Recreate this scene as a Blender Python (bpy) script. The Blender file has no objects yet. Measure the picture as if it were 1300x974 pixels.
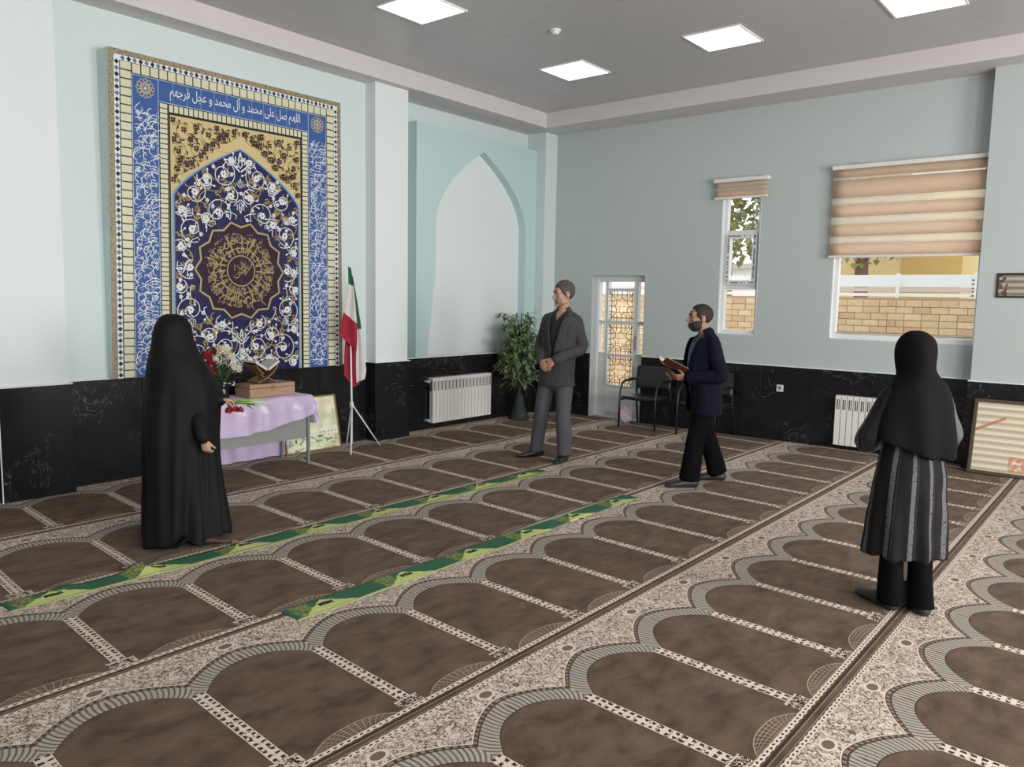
import bpy, bmesh, math, random
import numpy as np
from mathutils import Vector, Matrix

# ------------------------------------------------------------------ camera, world, light, exposure
scene = bpy.context.scene
COL = scene.collection
CAM_H = 1.70
F_PX = 998.0
YAW, PITCH, ROLL = (math.radians(a) for a in (-39.4, 6.22, -1.02))
_f = Vector((math.sin(YAW) * math.cos(PITCH), math.cos(YAW) * math.cos(PITCH), -math.sin(PITCH)))
_r = Vector((math.cos(YAW), -math.sin(YAW), 0))
_d = _f.cross(_r)
_c, _s = math.cos(ROLL), math.sin(ROLL)
C_R = _c * _r + _s * _d
C_D = -_s * _r + _c * _d
C_F = _f
cam_data = bpy.data.cameras.new('camera')
cam_data.sensor_fit = 'HORIZONTAL'
cam_data.sensor_width = 36.0
cam_data.lens = F_PX / 1300 * 36.0
cam_data.clip_start = 0.05
cam = bpy.data.objects.new('camera', cam_data)
COL.objects.link(cam)
cm = Matrix.Identity(4)
for i in range(3):
    cm[i][0] = C_R[i]; cm[i][1] = -C_D[i]; cm[i][2] = -C_F[i]
cm[0][3], cm[1][3], cm[2][3] = 0, 0, CAM_H
cam.matrix_world = cm
scene.camera = cam

world = bpy.data.worlds.new('sky')
scene.world = world
world.use_nodes = True
_wn = world.node_tree
_wn.nodes['Background'].inputs['Color'].default_value = (0.93, 0.96, 1.0, 1)
_wn.nodes['Background'].inputs['Strength'].default_value = 2.5

scene.view_settings.view_transform = 'Standard'
scene.view_settings.look = 'None'
scene.view_settings.gamma = 1.0
scene.view_settings.use_curve_mapping = False
scene.view_settings.exposure = 0.06

ROOM_X1, ROOM_Y0 = 4.3, -3.6          # walls behind the camera
def area_light(name, loc, rot, sx, sy, power, color):
    d = bpy.data.lights.new(name, 'AREA')
    d.shape = 'RECTANGLE'; d.size = sx; d.size_y = sy; d.energy = power; d.color = color
    o = bpy.data.objects.new(name, d); COL.objects.link(o)
    o.location = loc; o.rotation_euler = rot
    return o
# daylight coming in through the three windows of the long right-hand wall
WIN_R = [(-1.6, 0.6), (1.5, 3.7), (4.6, 6.8)]
for (a, b) in WIN_R:
    area_light('window_daylight', (ROOM_X1 + 0.02, (a + b) / 2, 2.05), (0, math.radians(90), 0), 2.0, b - a - 0.1, 260, (1.0, 0.985, 0.955))

# ------------------------------------------------------------------ photo pixel -> point helpers
def ray(x, y):
    return C_R * ((x - 650) / F_PX) + C_D * ((y - 487) / F_PX) + C_F
def onX(x, y, X):
    d = ray(x, y); t = X / d.x
    return Vector((X, d.y * t, CAM_H + d.z * t))
def onY(x, y, Y):
    d = ray(x, y); t = Y / d.y
    return Vector((d.x * t, Y, CAM_H + d.z * t))
def onZ(x, y, Z=0.0):
    d = ray(x, y); t = (Z - CAM_H) / d.z
    return Vector((d.x * t, d.y * t, Z))
def atR(x, y, dist):
    d = ray(x, y); t = dist / math.hypot(d.x, d.y)
    return Vector((d.x * t, d.y * t, CAM_H + d.z * t))

# ------------------------------------------------------------------ materials
def srgb(r, g, b):
    def f(c):
        c /= 255.0
        return c / 12.92 if c <= 0.04045 else ((c + 0.055) / 1.055) ** 2.4
    return (f(r), f(g), f(b), 1.0)
class V:
    """tiny expression wrapper over shader math nodes"""
    def __init__(s, nt, sock): s.nt = nt; s.k = sock
    def _op(s, op, *a):
        n = s.nt.nodes.new('ShaderNodeMath'); n.operation = op
        for i, q in enumerate((s,) + a):
            if isinstance(q, V): s.nt.links.new(q.k, n.inputs[i])
            else: n.inputs[i].default_value = float(q)
        return V(s.nt, n.outputs[0])
    def _c(s, q):
        if isinstance(q, V): return q
        n = s.nt.nodes.new('ShaderNodeValue'); n.outputs[0].default_value = float(q); return V(s.nt, n.outputs[0])
    def __add__(s, o): return s._op('ADD', o)
    __radd__ = __add__
    def __sub__(s, o): return s._op('SUBTRACT', o)
    def __rsub__(s, o): return s._c(o)._op('SUBTRACT', s)
    def __mul__(s, o): return s._op('MULTIPLY', o)
    __rmul__ = __mul__
    def __truediv__(s, o): return s._op('DIVIDE', o)
    def lt(s, o): return s._op('LESS_THAN', o)
    def gt(s, o): return s._op('GREATER_THAN', o)
    def abs(s): return s._op('ABSOLUTE')
    def sin(s): return s._op('SINE')
    def floor(s): return s._op('FLOOR')
    def fract(s): return s._op('FRACT')
    def pow(s, o): return s._op('POWER', o)
    def min(s, o): return s._op('MINIMUM', o)
    def max(s, o): return s._op('MAXIMUM', o)
    def ping(s, o): return s._op('PINGPONG', o)
    def atan2(s, o): return s._op('ARCTAN2', o)
    def sqrt(s): return s._op('SQRT')
    def clamp(s): return s.max(0.0).min(1.0)
class NT:
    def __init__(s, name):
        s.m = bpy.data.materials.new(name); s.m.use_nodes = True
        s.t = s.m.node_tree; s.b = s.t.nodes['Principled BSDF']
    def coord(s, kind='Object'):
        if kind == 'Position':
            n = s.t.nodes.new('ShaderNodeNewGeometry'); return n.outputs['Position']
        n = s.t.nodes.new('ShaderNodeTexCoord'); return n.outputs[kind]
    def scaled(s, vec, sc):
        n = s.t.nodes.new('ShaderNodeMapping'); n.inputs['Scale'].default_value = sc
        s.t.links.new(vec, n.inputs['Vector']); return n.outputs[0]
    def xyz(s, vec):
        n = s.t.nodes.new('ShaderNodeSeparateXYZ'); s.t.links.new(vec, n.inputs[0])
        return [V(s.t, o) for o in n.outputs]
    def noise(s, vec, scale, detail=2, dist=0.0, rough=0.5):
        n = s.t.nodes.new('ShaderNodeTexNoise'); s.t.links.new(vec, n.inputs['Vector'])
        n.inputs['Scale'].default_value = scale; n.inputs['Detail'].default_value = detail
        n.inputs['Distortion'].default_value = dist; n.inputs['Roughness'].default_value = rough
        return V(s.t, n.outputs['Fac'])
    def voro(s, vec, scale, feature='F1', rnd=1.0):
        n = s.t.nodes.new('ShaderNodeTexVoronoi'); n.feature = feature
        s.t.links.new(vec, n.inputs['Vector']); n.inputs['Scale'].default_value = scale
        n.inputs['Randomness'].default_value = rnd
        return V(s.t, n.outputs['Distance'])
    def col(s, c):
        n = s.t.nodes.new('ShaderNodeRGB'); n.outputs[0].default_value = c; return n.outputs[0]
    def mix(s, a, b, fac):
        n = s.t.nodes.new('ShaderNodeMix'); n.data_type = 'RGBA'
        for q, nm in ((a, 6), (b, 7)):
            if isinstance(q, tuple): n.inputs[nm].default_value = q
            else: s.t.links.new(q, n.inputs[nm])
        if isinstance(fac, V): s.t.links.new(fac.k, n.inputs[0])
        else: n.inputs[0].default_value = fac
        return n.outputs[2]
    def bump(s, h, strength=0.3, dist=0.01):
        n = s.t.nodes.new('ShaderNodeBump'); n.inputs['Strength'].default_value = strength
        n.inputs['Distance'].default_value = dist
        s.t.links.new(h.k, n.inputs['Height']); s.t.links.new(n.outputs[0], s.b.inputs['Normal'])
    def base(s, c):
        if isinstance(c, tuple): s.b.inputs['Base Color'].default_value = c
        else: s.t.links.new(c, s.b.inputs['Base Color'])
    def done(s, rough=0.6, metal=0.0, spec=0.5, **k):
        s.b.inputs['Roughness'].default_value = rough; s.b.inputs['Metallic'].default_value = metal
        s.b.inputs['Specular IOR Level'].default_value = spec
        for a, v in k.items(): s.b.inputs[a.replace('_', ' ')].default_value = v
        return s.m
_mats = {}
def mat(name, c, rough=0.6, metal=0.0, spec=0.5, var=0.12, scale=14.0, bump=0.0, bscale=200.0, **k):
    """plain procedural material: colour with a little noise in it, optional fine bump"""
    if name in _mats: return _mats[name]
    n = NT(name); co = n.coord('Object')
    q = n.noise(co, scale, 3)
    lo = tuple(x * (1 - var) for x in c[:3]) + (1,); hi = tuple(min(1, x * (1 + var)) for x in c[:3]) + (1,)
    n.base(n.mix(lo, hi, q))
    if bump: n.bump(n.noise(co, bscale, 2), bump, 0.003)
    _mats[name] = n.done(rough, metal, spec, **k)
    return _mats[name]

# ------------------------------------------------------------------ mesh builder
class MB:
    def __init__(s): s.v = []; s.f = []; s.mi = []; s.cur = 0
    def add(s, vs, fs):
        o = len(s.v); s.v.extend([tuple(p) for p in vs]); s.f.extend([tuple(i + o for i in f) for f in fs]); s.mi.extend([s.cur] * len(fs)); return s
    def box(s, x0, x1, y0, y1, z0, z1):
        vs = [(x, y, z) for z in (z0, z1) for y in (y0, y1) for x in (x0, x1)]
        return s.add(vs, [(0, 2, 3, 1), (4, 5, 7, 6), (0, 1, 5, 4), (2, 6, 7, 3), (0, 4, 6, 2), (1, 3, 7, 5)])
    def obox(s, c, size, R=None):
        hx, hy, hz = (q / 2 for q in size); c = Vector(c)
        R = R or Matrix.Identity(3)
        vs = [c + R @ Vector((x, y, z)) for z in (-hz, hz) for y in (-hy, hy) for x in (-hx, hx)]
        return s.add(vs, [(0, 2, 3, 1), (4, 5, 7, 6), (0, 1, 5, 4), (2, 6, 7, 3), (0, 4, 6, 2), (1, 3, 7, 5)])
    def bar(s, p0, p1, w, h, up=(0, 0, 1)):
        p0 = Vector(p0); p1 = Vector(p1); t = (p1 - p0); L = t.length; t.normalize()
        u = Vector(up); b = t.cross(u)
        if b.length < 1e-4: b = t.cross(Vector((1, 0, 0)))
        b.normalize(); u = b.cross(t)
        R = Matrix((t, b, u)).transposed()
        return s.obox((p0 + p1) / 2, (L, w, h), R)
    def loft(s, rings, cap=True, closed=True):
        n = len(rings[0]); vs = [p for r in rings for p in r]; fs = []
        for i in range(len(rings) - 1):
            for j in range(n if closed else n - 1):
                k = (j + 1) % n
                fs.append((i * n + j, i * n + k, (i + 1) * n + k, (i + 1) * n + j))
        if cap and closed:
            fs.append(tuple(range(n - 1, -1, -1))); fs.append(tuple((len(rings) - 1) * n + j for j in range(n)))
        return s.add(vs, fs)
    def tube(s, pts, r, n=8, side=None, dome=False, cap=True):
        pts = [Vector(p) for p in pts]; m = len(pts)
        if not isinstance(r, (list, tuple)): r = [r] * m
        rr = [(q, q) if not isinstance(q, (list, tuple)) else q for q in r]
        rings = []; prev = None
        for i in range(m):
            t = (pts[min(i + 1, m - 1)] - pts[max(i - 1, 0)]).normalized()
            a = Vector(side) if side is not None else (prev if prev is not None else Vector((1, 0, 0)) if abs(t.x) < .8 else Vector((0, 1, 0)))
            a = a - t * a.dot(t)
            if a.length < 1e-5: a = Vector((0, 1, 0)) - t * t.y
            a.normalize(); b = t.cross(a); prev = a
            def ring(c, k): return [c + a * (rr[i][0] * k * math.cos(2 * math.pi * j / n)) + b * (rr[i][1] * k * math.sin(2 * math.pi * j / n)) for j in range(n)]
            q = min(rr[i])
            if dome and i == 0: rings += [ring(pts[0] - t * q * .9, .3), ring(pts[0] - t * q * .6, .75)]
            rings.append(ring(pts[i], 1))
            if dome and i == m - 1: rings += [ring(pts[i] + t * q * .6, .75), ring(pts[i] + t * q * .9, .3)]
        return s.loft(rings, cap)
    def cyl(s, p0, p1, r0, r1=None, n=14): return s.tube([p0, p1], [r0, r0 if r1 is None else r1], n)
    def lathe(s, prof, n=20, c=(0, 0, 0)):
        return s.loft([[(c[0] + r * math.cos(2 * math.pi * j / n), c[1] + r * math.sin(2 * math.pi * j / n), c[2] + z) for j in range(n)] for r, z in prof])
    def ell(s, c, rad, R=None, nu=16, nv=10):
        R = R or Matrix.Identity(3); c = Vector(c); rings = []
        for i in range(1, nv):
            ph = math.pi * i / nv
            rings.append([c + R @ Vector((rad[0] * math.sin(ph) * math.cos(2 * math.pi * j / nu), rad[1] * math.sin(ph) * math.sin(2 * math.pi * j / nu), -rad[2] * math.cos(ph))) for j in range(nu)])
        o = len(s.v); s.loft(rings, cap=False)
        b = len(s.v); s.v += [tuple(c + R @ Vector((0, 0, -rad[2]))), tuple(c + R @ Vector((0, 0, rad[2])))]
        for j in range(nu):
            k = (j + 1) % nu
            s.f.append((b, o + k, o + j)); s.f.append((b + 1, o + (nv - 2) * nu + j, o + (nv - 2) * nu + k)); s.mi += [s.cur] * 2
        return s
    def grid(s, fn, nu, nv, thick=None):
        vs = [fn(i / nu, j / nv) for j in range(nv + 1) for i in range(nu + 1)]
        fs = [(j * (nu + 1) + i, j * (nu + 1) + i + 1, (j + 1) * (nu + 1) + i + 1, (j + 1) * (nu + 1) + i) for j in range(nv) for i in range(nu)]
        return s.add(vs, fs)
    def mesh(s, name, bevel=0.0, seg=1, smooth=False, mats=(), solid=0.0):
        me = bpy.data.meshes.new(name); me.from_pydata([tuple(p) for p in s.v], [], s.f); me.update()
        for m in mats: me.materials.append(m)
        if len(mats) > 1: me.polygons.foreach_set('material_index', s.mi)
        if bevel or smooth or solid:
            bm = bmesh.new(); bm.from_mesh(me)
            if bevel: bmesh.ops.bevel(bm, geom=[e for e in bm.edges if e.is_manifold and e.calc_face_angle(0) > .5], offset=bevel, segments=seg, affect='EDGES', profile=.5)
            if solid: bmesh.ops.solidify(bm, geom=bm.faces[:], thickness=solid)
            bmesh.ops.recalc_face_normals(bm, faces=bm.faces[:])
            for f in bm.faces: f.smooth = bool(smooth)
            bm.to_mesh(me); bm.free()
        return me
    def build(s, name, m, parent=None, world=False, kind=None, loc=None, **k):
        ms = list(m) if isinstance(m, (list, tuple)) else [m]
        if world and parent is not None:
            inv = world_of(parent).inverted(); s.v = [tuple(inv @ Vector(p)) for p in s.v]
        if loc is not None: s.v = [(p[0] - loc[0], p[1] - loc[1], p[2] - loc[2]) for p in s.v]
        o = bpy.data.objects.new(name, s.mesh(name, mats=ms, **k)); COL.objects.link(o)
        if parent is not None: o.parent = parent
        if loc is not None: o.location = loc
        if kind: o['kind'] = kind
        return o
def world_of(o):
    m = o.matrix_basis.copy()
    return world_of(o.parent) @ m if o.parent else m
def tag(o, label, cat, group=None):
    o['label'] = label; o['category'] = cat
    if group: o['group'] = group
    return o
def thing(name, label, cat, loc=(0, 0, 0), rz=0.0, group=None):
    o = bpy.data.objects.new(name, None); COL.objects.link(o); o.empty_display_size = .1
    o.location = loc; o.rotation_euler = (0, 0, rz)
    return tag(o, label, cat, group)
def child(name, me, parent, loc=(0, 0, 0), rot=(0, 0, 0), scale=None):
    o = bpy.data.objects.new(name, me); COL.objects.link(o); o.parent = parent; o.location = loc; o.rotation_euler = rot
    if scale: o.scale = scale
    return o
def struct(name, mb, m, parent=None, **k):
    o = mb.build(name, m, parent, **k)
    if parent is None: o['kind'] = 'structure'
    return o
# ================================================================== SETTING
XW, YB = -7.0, 9.55
X_BAY, X_ALC = -7.17, -7.40
Z_CEIL, Z_SOF, Z_DADO = 4.28, 4.08, 0.92
def paint(name, c, rough=.55):
    n = NT(name); co = n.coord('Position')
    q = n.noise(co, 1.3, 3)
    n.base(n.mix(tuple(x * .97 for x in c[:3]) + (1,), tuple(min(1, x * 1.03) for x in c[:3]) + (1,), q))
    n.bump(n.noise(co, 160, 2), .06, .002)
    return n.done(rough, spec=.35)
M_WALL = paint('mint_wall_paint', (.625, .705, .70, 1))
M_PIL = paint('pale_mint_pilaster_paint', (.73, .785, .79, 1))
M_TEAL = paint('teal_alcove_paint', (.50, .655, .655, 1))
M_NICHE = paint('white_niche_plaster', (.74, .785, .785, 1))
M_BACK = paint('grey_mint_wall_paint', (.475, .525, .52, 1))
M_CORN = paint('cornice_plaster', (.64, .605, .61, 1))
def ceiling_mat():
    n = NT('satin_grey_ceiling'); co = n.coord('Position')
    x, y, z = n.xyz(co)
    q = n.noise(n.scaled(co, (3, .6, 1)), 2.2, 4)
    sp = n.noise(n.scaled(co, (2.2, 9, 1)), 1.7, 2).gt(.69)
    c = n.mix((.47, .45, .46, 1), (.53, .51, .52, 1), q)
    n.base(n.mix(c, (.36, .345, .35, 1), sp * .5))
    return n.done(.33, spec=.6)
M_CEIL = ceiling_mat()
def marble_mat():
    n = NT('black_veined_marble'); co = n.coord('Position')
    w = n.noise(co, 2.0, 5, 1.2, .6)
    v1 = (w - .5).abs().lt(.0045)
    gate = n.noise(co, 1.6, 2).gt(.57)
    w2 = n.noise(n.scaled(co, (1.6, 1.6, .45)), 3.0, 5, .9, .65)
    v2 = (w2 - .53).abs().lt(.006)
    gate2 = n.noise(n.scaled(co, (1, 1, 1.4)), 2.3, 2).gt(.6)
    blot = n.noise(co, 5, 4)
    c = n.mix((.0055, .0055, .007, 1), (.016, .0155, .018, 1), blot)
    c = n.mix(c, (.20, .195, .19, 1), (v1 * gate) * .35)
    n.base(n.mix(c, (.12, .115, .11, 1), (v2 * gate2) * .4))
    return n.done(.22, spec=.42)
M_MARBLE = marble_mat()
M_UPVC = mat('white_upvc', (.72, .74, .74, 1), .35, var=.04)
def glass_mat():
    m = bpy.data.materials.new('clear_glass'); m.use_nodes = True; t = m.node_tree
    t.nodes.remove(t.nodes['Principled BSDF'])
    a = t.nodes.new('ShaderNodeBsdfTransparent'); a.inputs[0].default_value = (.96, .97, .97, 1)
    g = t.nodes.new('ShaderNodeBsdfGlossy'); g.inputs['Roughness'].default_value = .03
    k = t.nodes.new('ShaderNodeMixShader'); k.inputs[0].default_value = .05
    t.links.new(a.outputs[0], k.inputs[1]); t.links.new(g.outputs[0], k.inputs[2])
    t.links.new(k.outputs[0], t.nodes['Material Output'].inputs[0]); return m
M_GLASS = glass_mat()

def cells(a0, a1, z0, z1, holes):
    xs = sorted({a0, a1, *[h[0] for h in holes], *[h[1] for h in holes]}); zs = sorted({z0, z1, *[h[2] for h in holes], *[h[3] for h in holes]})
    for i in range(len(xs) - 1):
        for j in range(len(zs) - 1):
            cx, cz = (xs[i] + xs[i + 1]) / 2, (zs[j] + zs[j + 1]) / 2
            if not any(h[0] < cx < h[1] and h[2] < cz < h[3] for h in holes): yield xs[i], xs[i + 1], zs[j], zs[j + 1]
# floor slab under the carpets, ceiling, cornice bulkhead
struct('floor', MB().box(-7.7, ROOM_X1 + .3, ROOM_Y0 - .3, YB + .28, -.2, -.012), mat('grey_screed', (.3, .29, .28, 1)))
struct('ceiling', MB().box(-7.0, ROOM_X1 + .3, ROOM_Y0 - .3, YB - .4, Z_CEIL, Z_CEIL + .2), M_CEIL)
struct('trim_1', MB().box(-7.75, -6.88, ROOM_Y0 - .3, YB + .3, Z_SOF, Z_CEIL + .3).box(-6.88, ROOM_X1 + .3, YB - .51, YB + .3, Z_SOF, Z_CEIL + .3), M_CORN)
# left wall: bay wall, alcove wall, three pilasters
wall_bay = struct('wall_left', MB().box(-7.75, X_BAY, ROOM_Y0 - .3, 6.3, -.2, Z_SOF + .1), M_WALL)
wall_left = struct('wall_alcove', MB().box(-7.75, X_ALC, 6.3, YB + .25, -.2, Z_SOF + .1), M_WALL)
struct('trim_4', MB().box(X_BAY - .2, XW, 2.18, 2.69, -.01, Z_SOF), M_PIL)
struct('trim_5', MB().box(X_ALC - .1, XW, 6.02, 6.52, -.01, Z_SOF), M_PIL)
MB().box(X_ALC - .1, -7.06, 9.27, YB + .1, -.01, Z_SOF).build('pilaster', M_WALL, wall_left)
# alcove: built-out teal panel with a pointed-arch niche
XA, XN = -7.22, -7.345
ya0 = onX(529, 153, XA).y; ya1 = 9.275; za1 = onX(529, 153, XA).z
apex = onX(615, 193, XA); yR = onX(667, 300, XA).y; zsp = 2.62
yLs = onX(554, 262, XA).y; yLb = onX(542, 452, XA).y
def arch_y(z):
    if z >= apex.z: return apex.y, apex.y
    if z <= zsp:
        k = (z - Z_DADO) / (zsp - Z_DADO); return yLb + (yLs - yLb) * min(1, k * 1.5), yR
    t = (z - zsp) / (apex.z - zsp); w = 1 - t ** 2.0
    return apex.y - (apex.y - yLs) * w, apex.y + (yR - apex.y) * w
zl = [Z_DADO + (zsp - Z_DADO) * i / 8 for i in range(9)] + [zsp + (apex.z - zsp) * (i / 24) for i in range(1, 25)] + [za1]
al = MB()
for z0, z1 in zip(zl[:-1], zl[1:]):
    l0, r0 = arch_y(z0); l1, r1 = arch_y(z1)
    for (p, q, s_, t_) in ((ya0, l0, ya0, l1), (r0, ya1, r1, ya1)):
        al.add([(XA, p, z0), (XA, q, z0), (XA, t_, z1), (XA, s_, z1)], [(0, 1, 2, 3)])
    if z1 <= apex.z + 1e-6:
        al.add([(XA, l0, z0), (XN, l0, z0), (XN, l1, z1), (XA, l1, z1)], [(0, 1, 2, 3)])
        al.add([(XA, r0, z0), (XN, r0, z0), (XN, r1, z1), (XA, r1, z1)], [(0, 1, 2, 3)])
al.add([(XA, ya0, Z_DADO), (X_ALC, ya0, Z_DADO), (X_ALC, ya0, za1), (XA, ya0, za1)], [(0, 1, 2, 3)])
al.add([(XA, ya1, Z_DADO), (X_ALC, ya1, Z_DADO), (X_ALC, ya1, za1), (XA, ya1, za1)], [(0, 1, 2, 3)])
al.add([(XA, ya0, za1), (XA, ya1, za1), (X_ALC, ya1, za1), (X_ALC, ya0, za1)], [(0, 1, 2, 3)])
al.build('alcove_panel', M_TEAL, wall_left)
MB().box(X_ALC - .01, XN, yLb - .15, yR + .1, Z_DADO - .02, apex.z + .05).build('niche_back', M_NICHE, wall_left)
# back wall with door and window openings, pilaster
DOOR = (-6.38, -5.52, -.2, 2.035); SWIN = (-4.43, -3.915, 1.285, 3.12); BWIN = (-3.02, -1.49, 1.285, 3.2)
wb = MB()
for x0, x1, z0, z1 in cells(-7.75, ROOM_X1 + .3, -.2, Z_SOF + .1, [DOOR, SWIN, BWIN]): wb.box(x0, x1, YB, YB + .25, z0, z1)
wall_back = struct('wall_back', wb, M_BACK)
MB().box(-1.49, -.1, 9.35, YB + .02, -.01, Z_SOF).build('pilaster', M_BACK, wall_back)
# walls out of view: right one with three tall windows, near one plain
wr = MB()
for y0, y1, z0, z1 in cells(ROOM_Y0 - .3, YB + .25, -.2, Z_CEIL + .3, [(a, b, .95, 3.15) for a, b in WIN_R]): wr.box(ROOM_X1, ROOM_X1 + .25, y0, y1, z0, z1)
struct('wall_right', wr, M_BACK)
struct('wall_near', MB().box(-7.75, ROOM_X1 + .3, ROOM_Y0 - .25, ROOM_Y0, -.2, Z_CEIL + .3), M_BACK)
# black marble dado: cap strip + slabs
def slabs(tr, seg, axis, face, depth, z1=Z_DADO, w=.61):
    a0, a1 = seg; n = max(1, round((a1 - a0) / w)); p = (a1 - a0) / n
    for i in range(n):
        m = MB(); b0, b1 = a0 + i * p + .0015, a0 + (i + 1) * p - .0015
        if axis == 'Y': m.box(min(face, face - depth), max(face, face - depth), b0, b1, -.012, z1)
        else: m.box(b0, b1, min(face, face + depth), max(face, face + depth), -.012, z1)
        m.build('slab', M_MARBLE, tr, bevel=.0025)
t2 = MB(); zc = (Z_DADO, Z_DADO + .012)
for xf, y0, y1 in ((X_BAY + .03, ROOM_Y0, 2.18), (XW + .03, 2.16, 2.71), (X_BAY + .03, 2.69, 6.02), (XW + .03, 6.0, 6.54), (XA + .025, 6.52, 9.27)):
    t2.box(xf - .035, xf, y0, y1, *zc)
trim2 = struct('trim_2', t2, mat('white_cap_bead', (.75, .77, .77, 1), .4))
for seg, f in (((ROOM_Y0, 2.16), X_BAY + .022), ((2.16, 2.71), XW + .022), ((2.71, 6.0), X_BAY + .022), ((6.0, 6.54), XW + .022), ((6.54, 9.25), XA + .02), ((9.25, YB - .022), -7.06 + .02)):
    slabs(trim2, seg, 'Y', f, .02 if f != XA + .02 else .2)
MB().box(XA, -7.04, 9.25, 9.268, -.012, Z_DADO).build('slab', M_MARBLE, trim2)
for f, y0, y1 in ((2.16, XW, X_BAY), (6.0, XW, X_BAY)):
    MB().box(X_BAY, XW + .02, f - .0, f + .018, -.012, Z_DADO).build('slab', M_MARBLE, trim2)
MB().box(XW + .016, XW + .026, 2.155, 2.163, 0, Z_DADO).build('corner_bead', mat('white_cap_bead', (.75, .77, .77, 1), .4), trim2)
t3 = MB().box(-6.3 + .78, -1.49, YB - .03, YB, *zc).box(-1.51, -.1, 9.32, 9.35, *zc)
trim3 = struct('trim_3', t3, mat('white_cap_bead', (.75, .77, .77, 1), .4))
for seg, f in (((-7.04, -6.38), YB - .022), ((-5.52, -1.51), YB - .022), ((-1.51, -.1), 9.328), ((-.1, ROOM_X1), YB - .022)):
    slabs(trim3, seg, 'X', f, .02)
MB().box(-1.51, -1.49, 9.33, YB - .022, -.012, Z_DADO).build('slab', M_MARBLE, trim3)

# ------------------------------------------------------------------ door with lattice panes
def px_rect(x0, x1, y0, y1, Y):
    a = onY(x0, (y0 + y1) / 2, Y).x; b = onY(x1, (y0 + y1) / 2, Y).x
    return a, b, onY((x0 + x1) / 2, y1, Y).z, onY((x0 + x1) / 2, y0, Y).z
YD = 9.70
cx0, cx1 = -6.165, -5.745          # centre glass
sxl = (-6.315, -6.225); sxr = (-5.675, -5.57)
panes = [(cx0, cx1, 1.40, 1.815), (cx0, cx1, .925, 1.345), (cx0, cx1, .475, .885)]
trans = (cx0 - .0, cx1, 1.86, 1.955)
sides = [(*sxl, 1.40, 1.95), (*sxl, .94, 1.345), (*sxr, 1.40, 1.95), (*sxr, .94, 1.345)]
door = MB()
allh = panes + [trans] + sides
for x0, x1, z0, z1 in cells(-6.33, -5.545, 0, 1.965, allh): door.box(x0, x1, YD - .03, YD + .03, z0, z1)
door_o = struct('door_1', door, M_UPVC)
fr = MB()
for x0, x1, z0, z1 in ((-6.379, -6.33, 0, 2.034), (-5.545, -5.521, 0, 2.034), (-6.33, -5.545, 1.965, 2.034)): fr.box(x0, x1, YD - .05, YD + .04, z0, z1)
fr.build('door_frame', M_UPVC, door_o, bevel=.004)
for x0, x1, z0, z1 in panes + [trans] + sides:
    b = MB(); w = .016
    for q in ((x0 - w, x0, z0 - w, z1 + w), (x1, x1 + w, z0 - w, z1 + w), (x0, x1, z0 - w, z0), (x0, x1, z1, z1 + w)): b.box(q[0], q[1], YD - .042, YD - .028, q[2], q[3])
    b.build('glazing_bead', M_UPVC, door_o, bevel=.003)
    MB().box(x0 - .002, x1 + .002, YD - .003, YD + .003, z0 - .002, z1 + .002).build('pane', M_GLASS, door_o)
for z0, z1 in ((.06, .41),):
    MB().box(-6.20, -5.71, YD - .04, YD - .03, z0, z1).build('door_panel', M_UPVC, door_o, bevel=.006)
M_LAT = mat('bronze_lattice', (.30, .22, .15, 1), .5)
for x0, x1, z0, z1 in panes:                       # eight-pointed star lattice
    b = MB(); cx, cz, R = (x0 + x1) / 2, (z0 + z1) / 2, (x1 - x0) / 2
    def sg(ax, az, bx, bz): b.bar((cx + ax * R, YD - .012, cz + az * R), (cx + bx * R, YD - .012, cz + bz * R), .008, .011, up=(0, 1, 0))
    st = [((.62 if k % 2 == 0 else .44) * math.cos(math.pi * k / 8), (.62 if k % 2 == 0 else .44) * math.sin(math.pi * k / 8)) for k in range(16)]
    for k in range(16): sg(*st[k], *st[(k + 1) % 16])
    for k in range(0, 16, 2):
        a = math.pi * k / 8
        e = 1 / max(abs(math.cos(a)), abs(math.sin(a)))
        if k % 4 == 0: sg(*st[k], .8 * math.cos(a), .8 * math.sin(a))
        else: sg(*st[k], .98 * math.cos(a) * e, .98 * math.sin(a) * e)
    for q in (-.8, .8):
        sg(q, -1, q, 1); sg(-1, q, 1, q)
    for q in (-.38, .38):
        for s_ in (-1, 1):
            sg(q, s_ * 1, q, s_ * .56); sg(s_ * 1, q, s_ * .56, q)
    for q in (-.6, .6):
        for s_ in (-1, 1):
            sg(q, s_ * .8, q, s_ * 1); sg(s_ * .8, q, s_ * 1, q)
    sg(0, .8, 0, 1); sg(0, -.8, 0, -1); sg(.8, 0, 1, 0); sg(-.8, 0, -1, 0)
    b.build('lattice', M_LAT, door_o)
MB().tube([(-5.70, YD - .035, 1.12), (-5.70, YD - .075, 1.12), (-5.77, YD - .075, 1.12)], .008).box(-5.715, -5.685, YD - .04, YD - .03, 1.0, 1.2).build('handle', mat('steel', (.5, .5, .5, 1), .3, .9), door_o)
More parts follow.
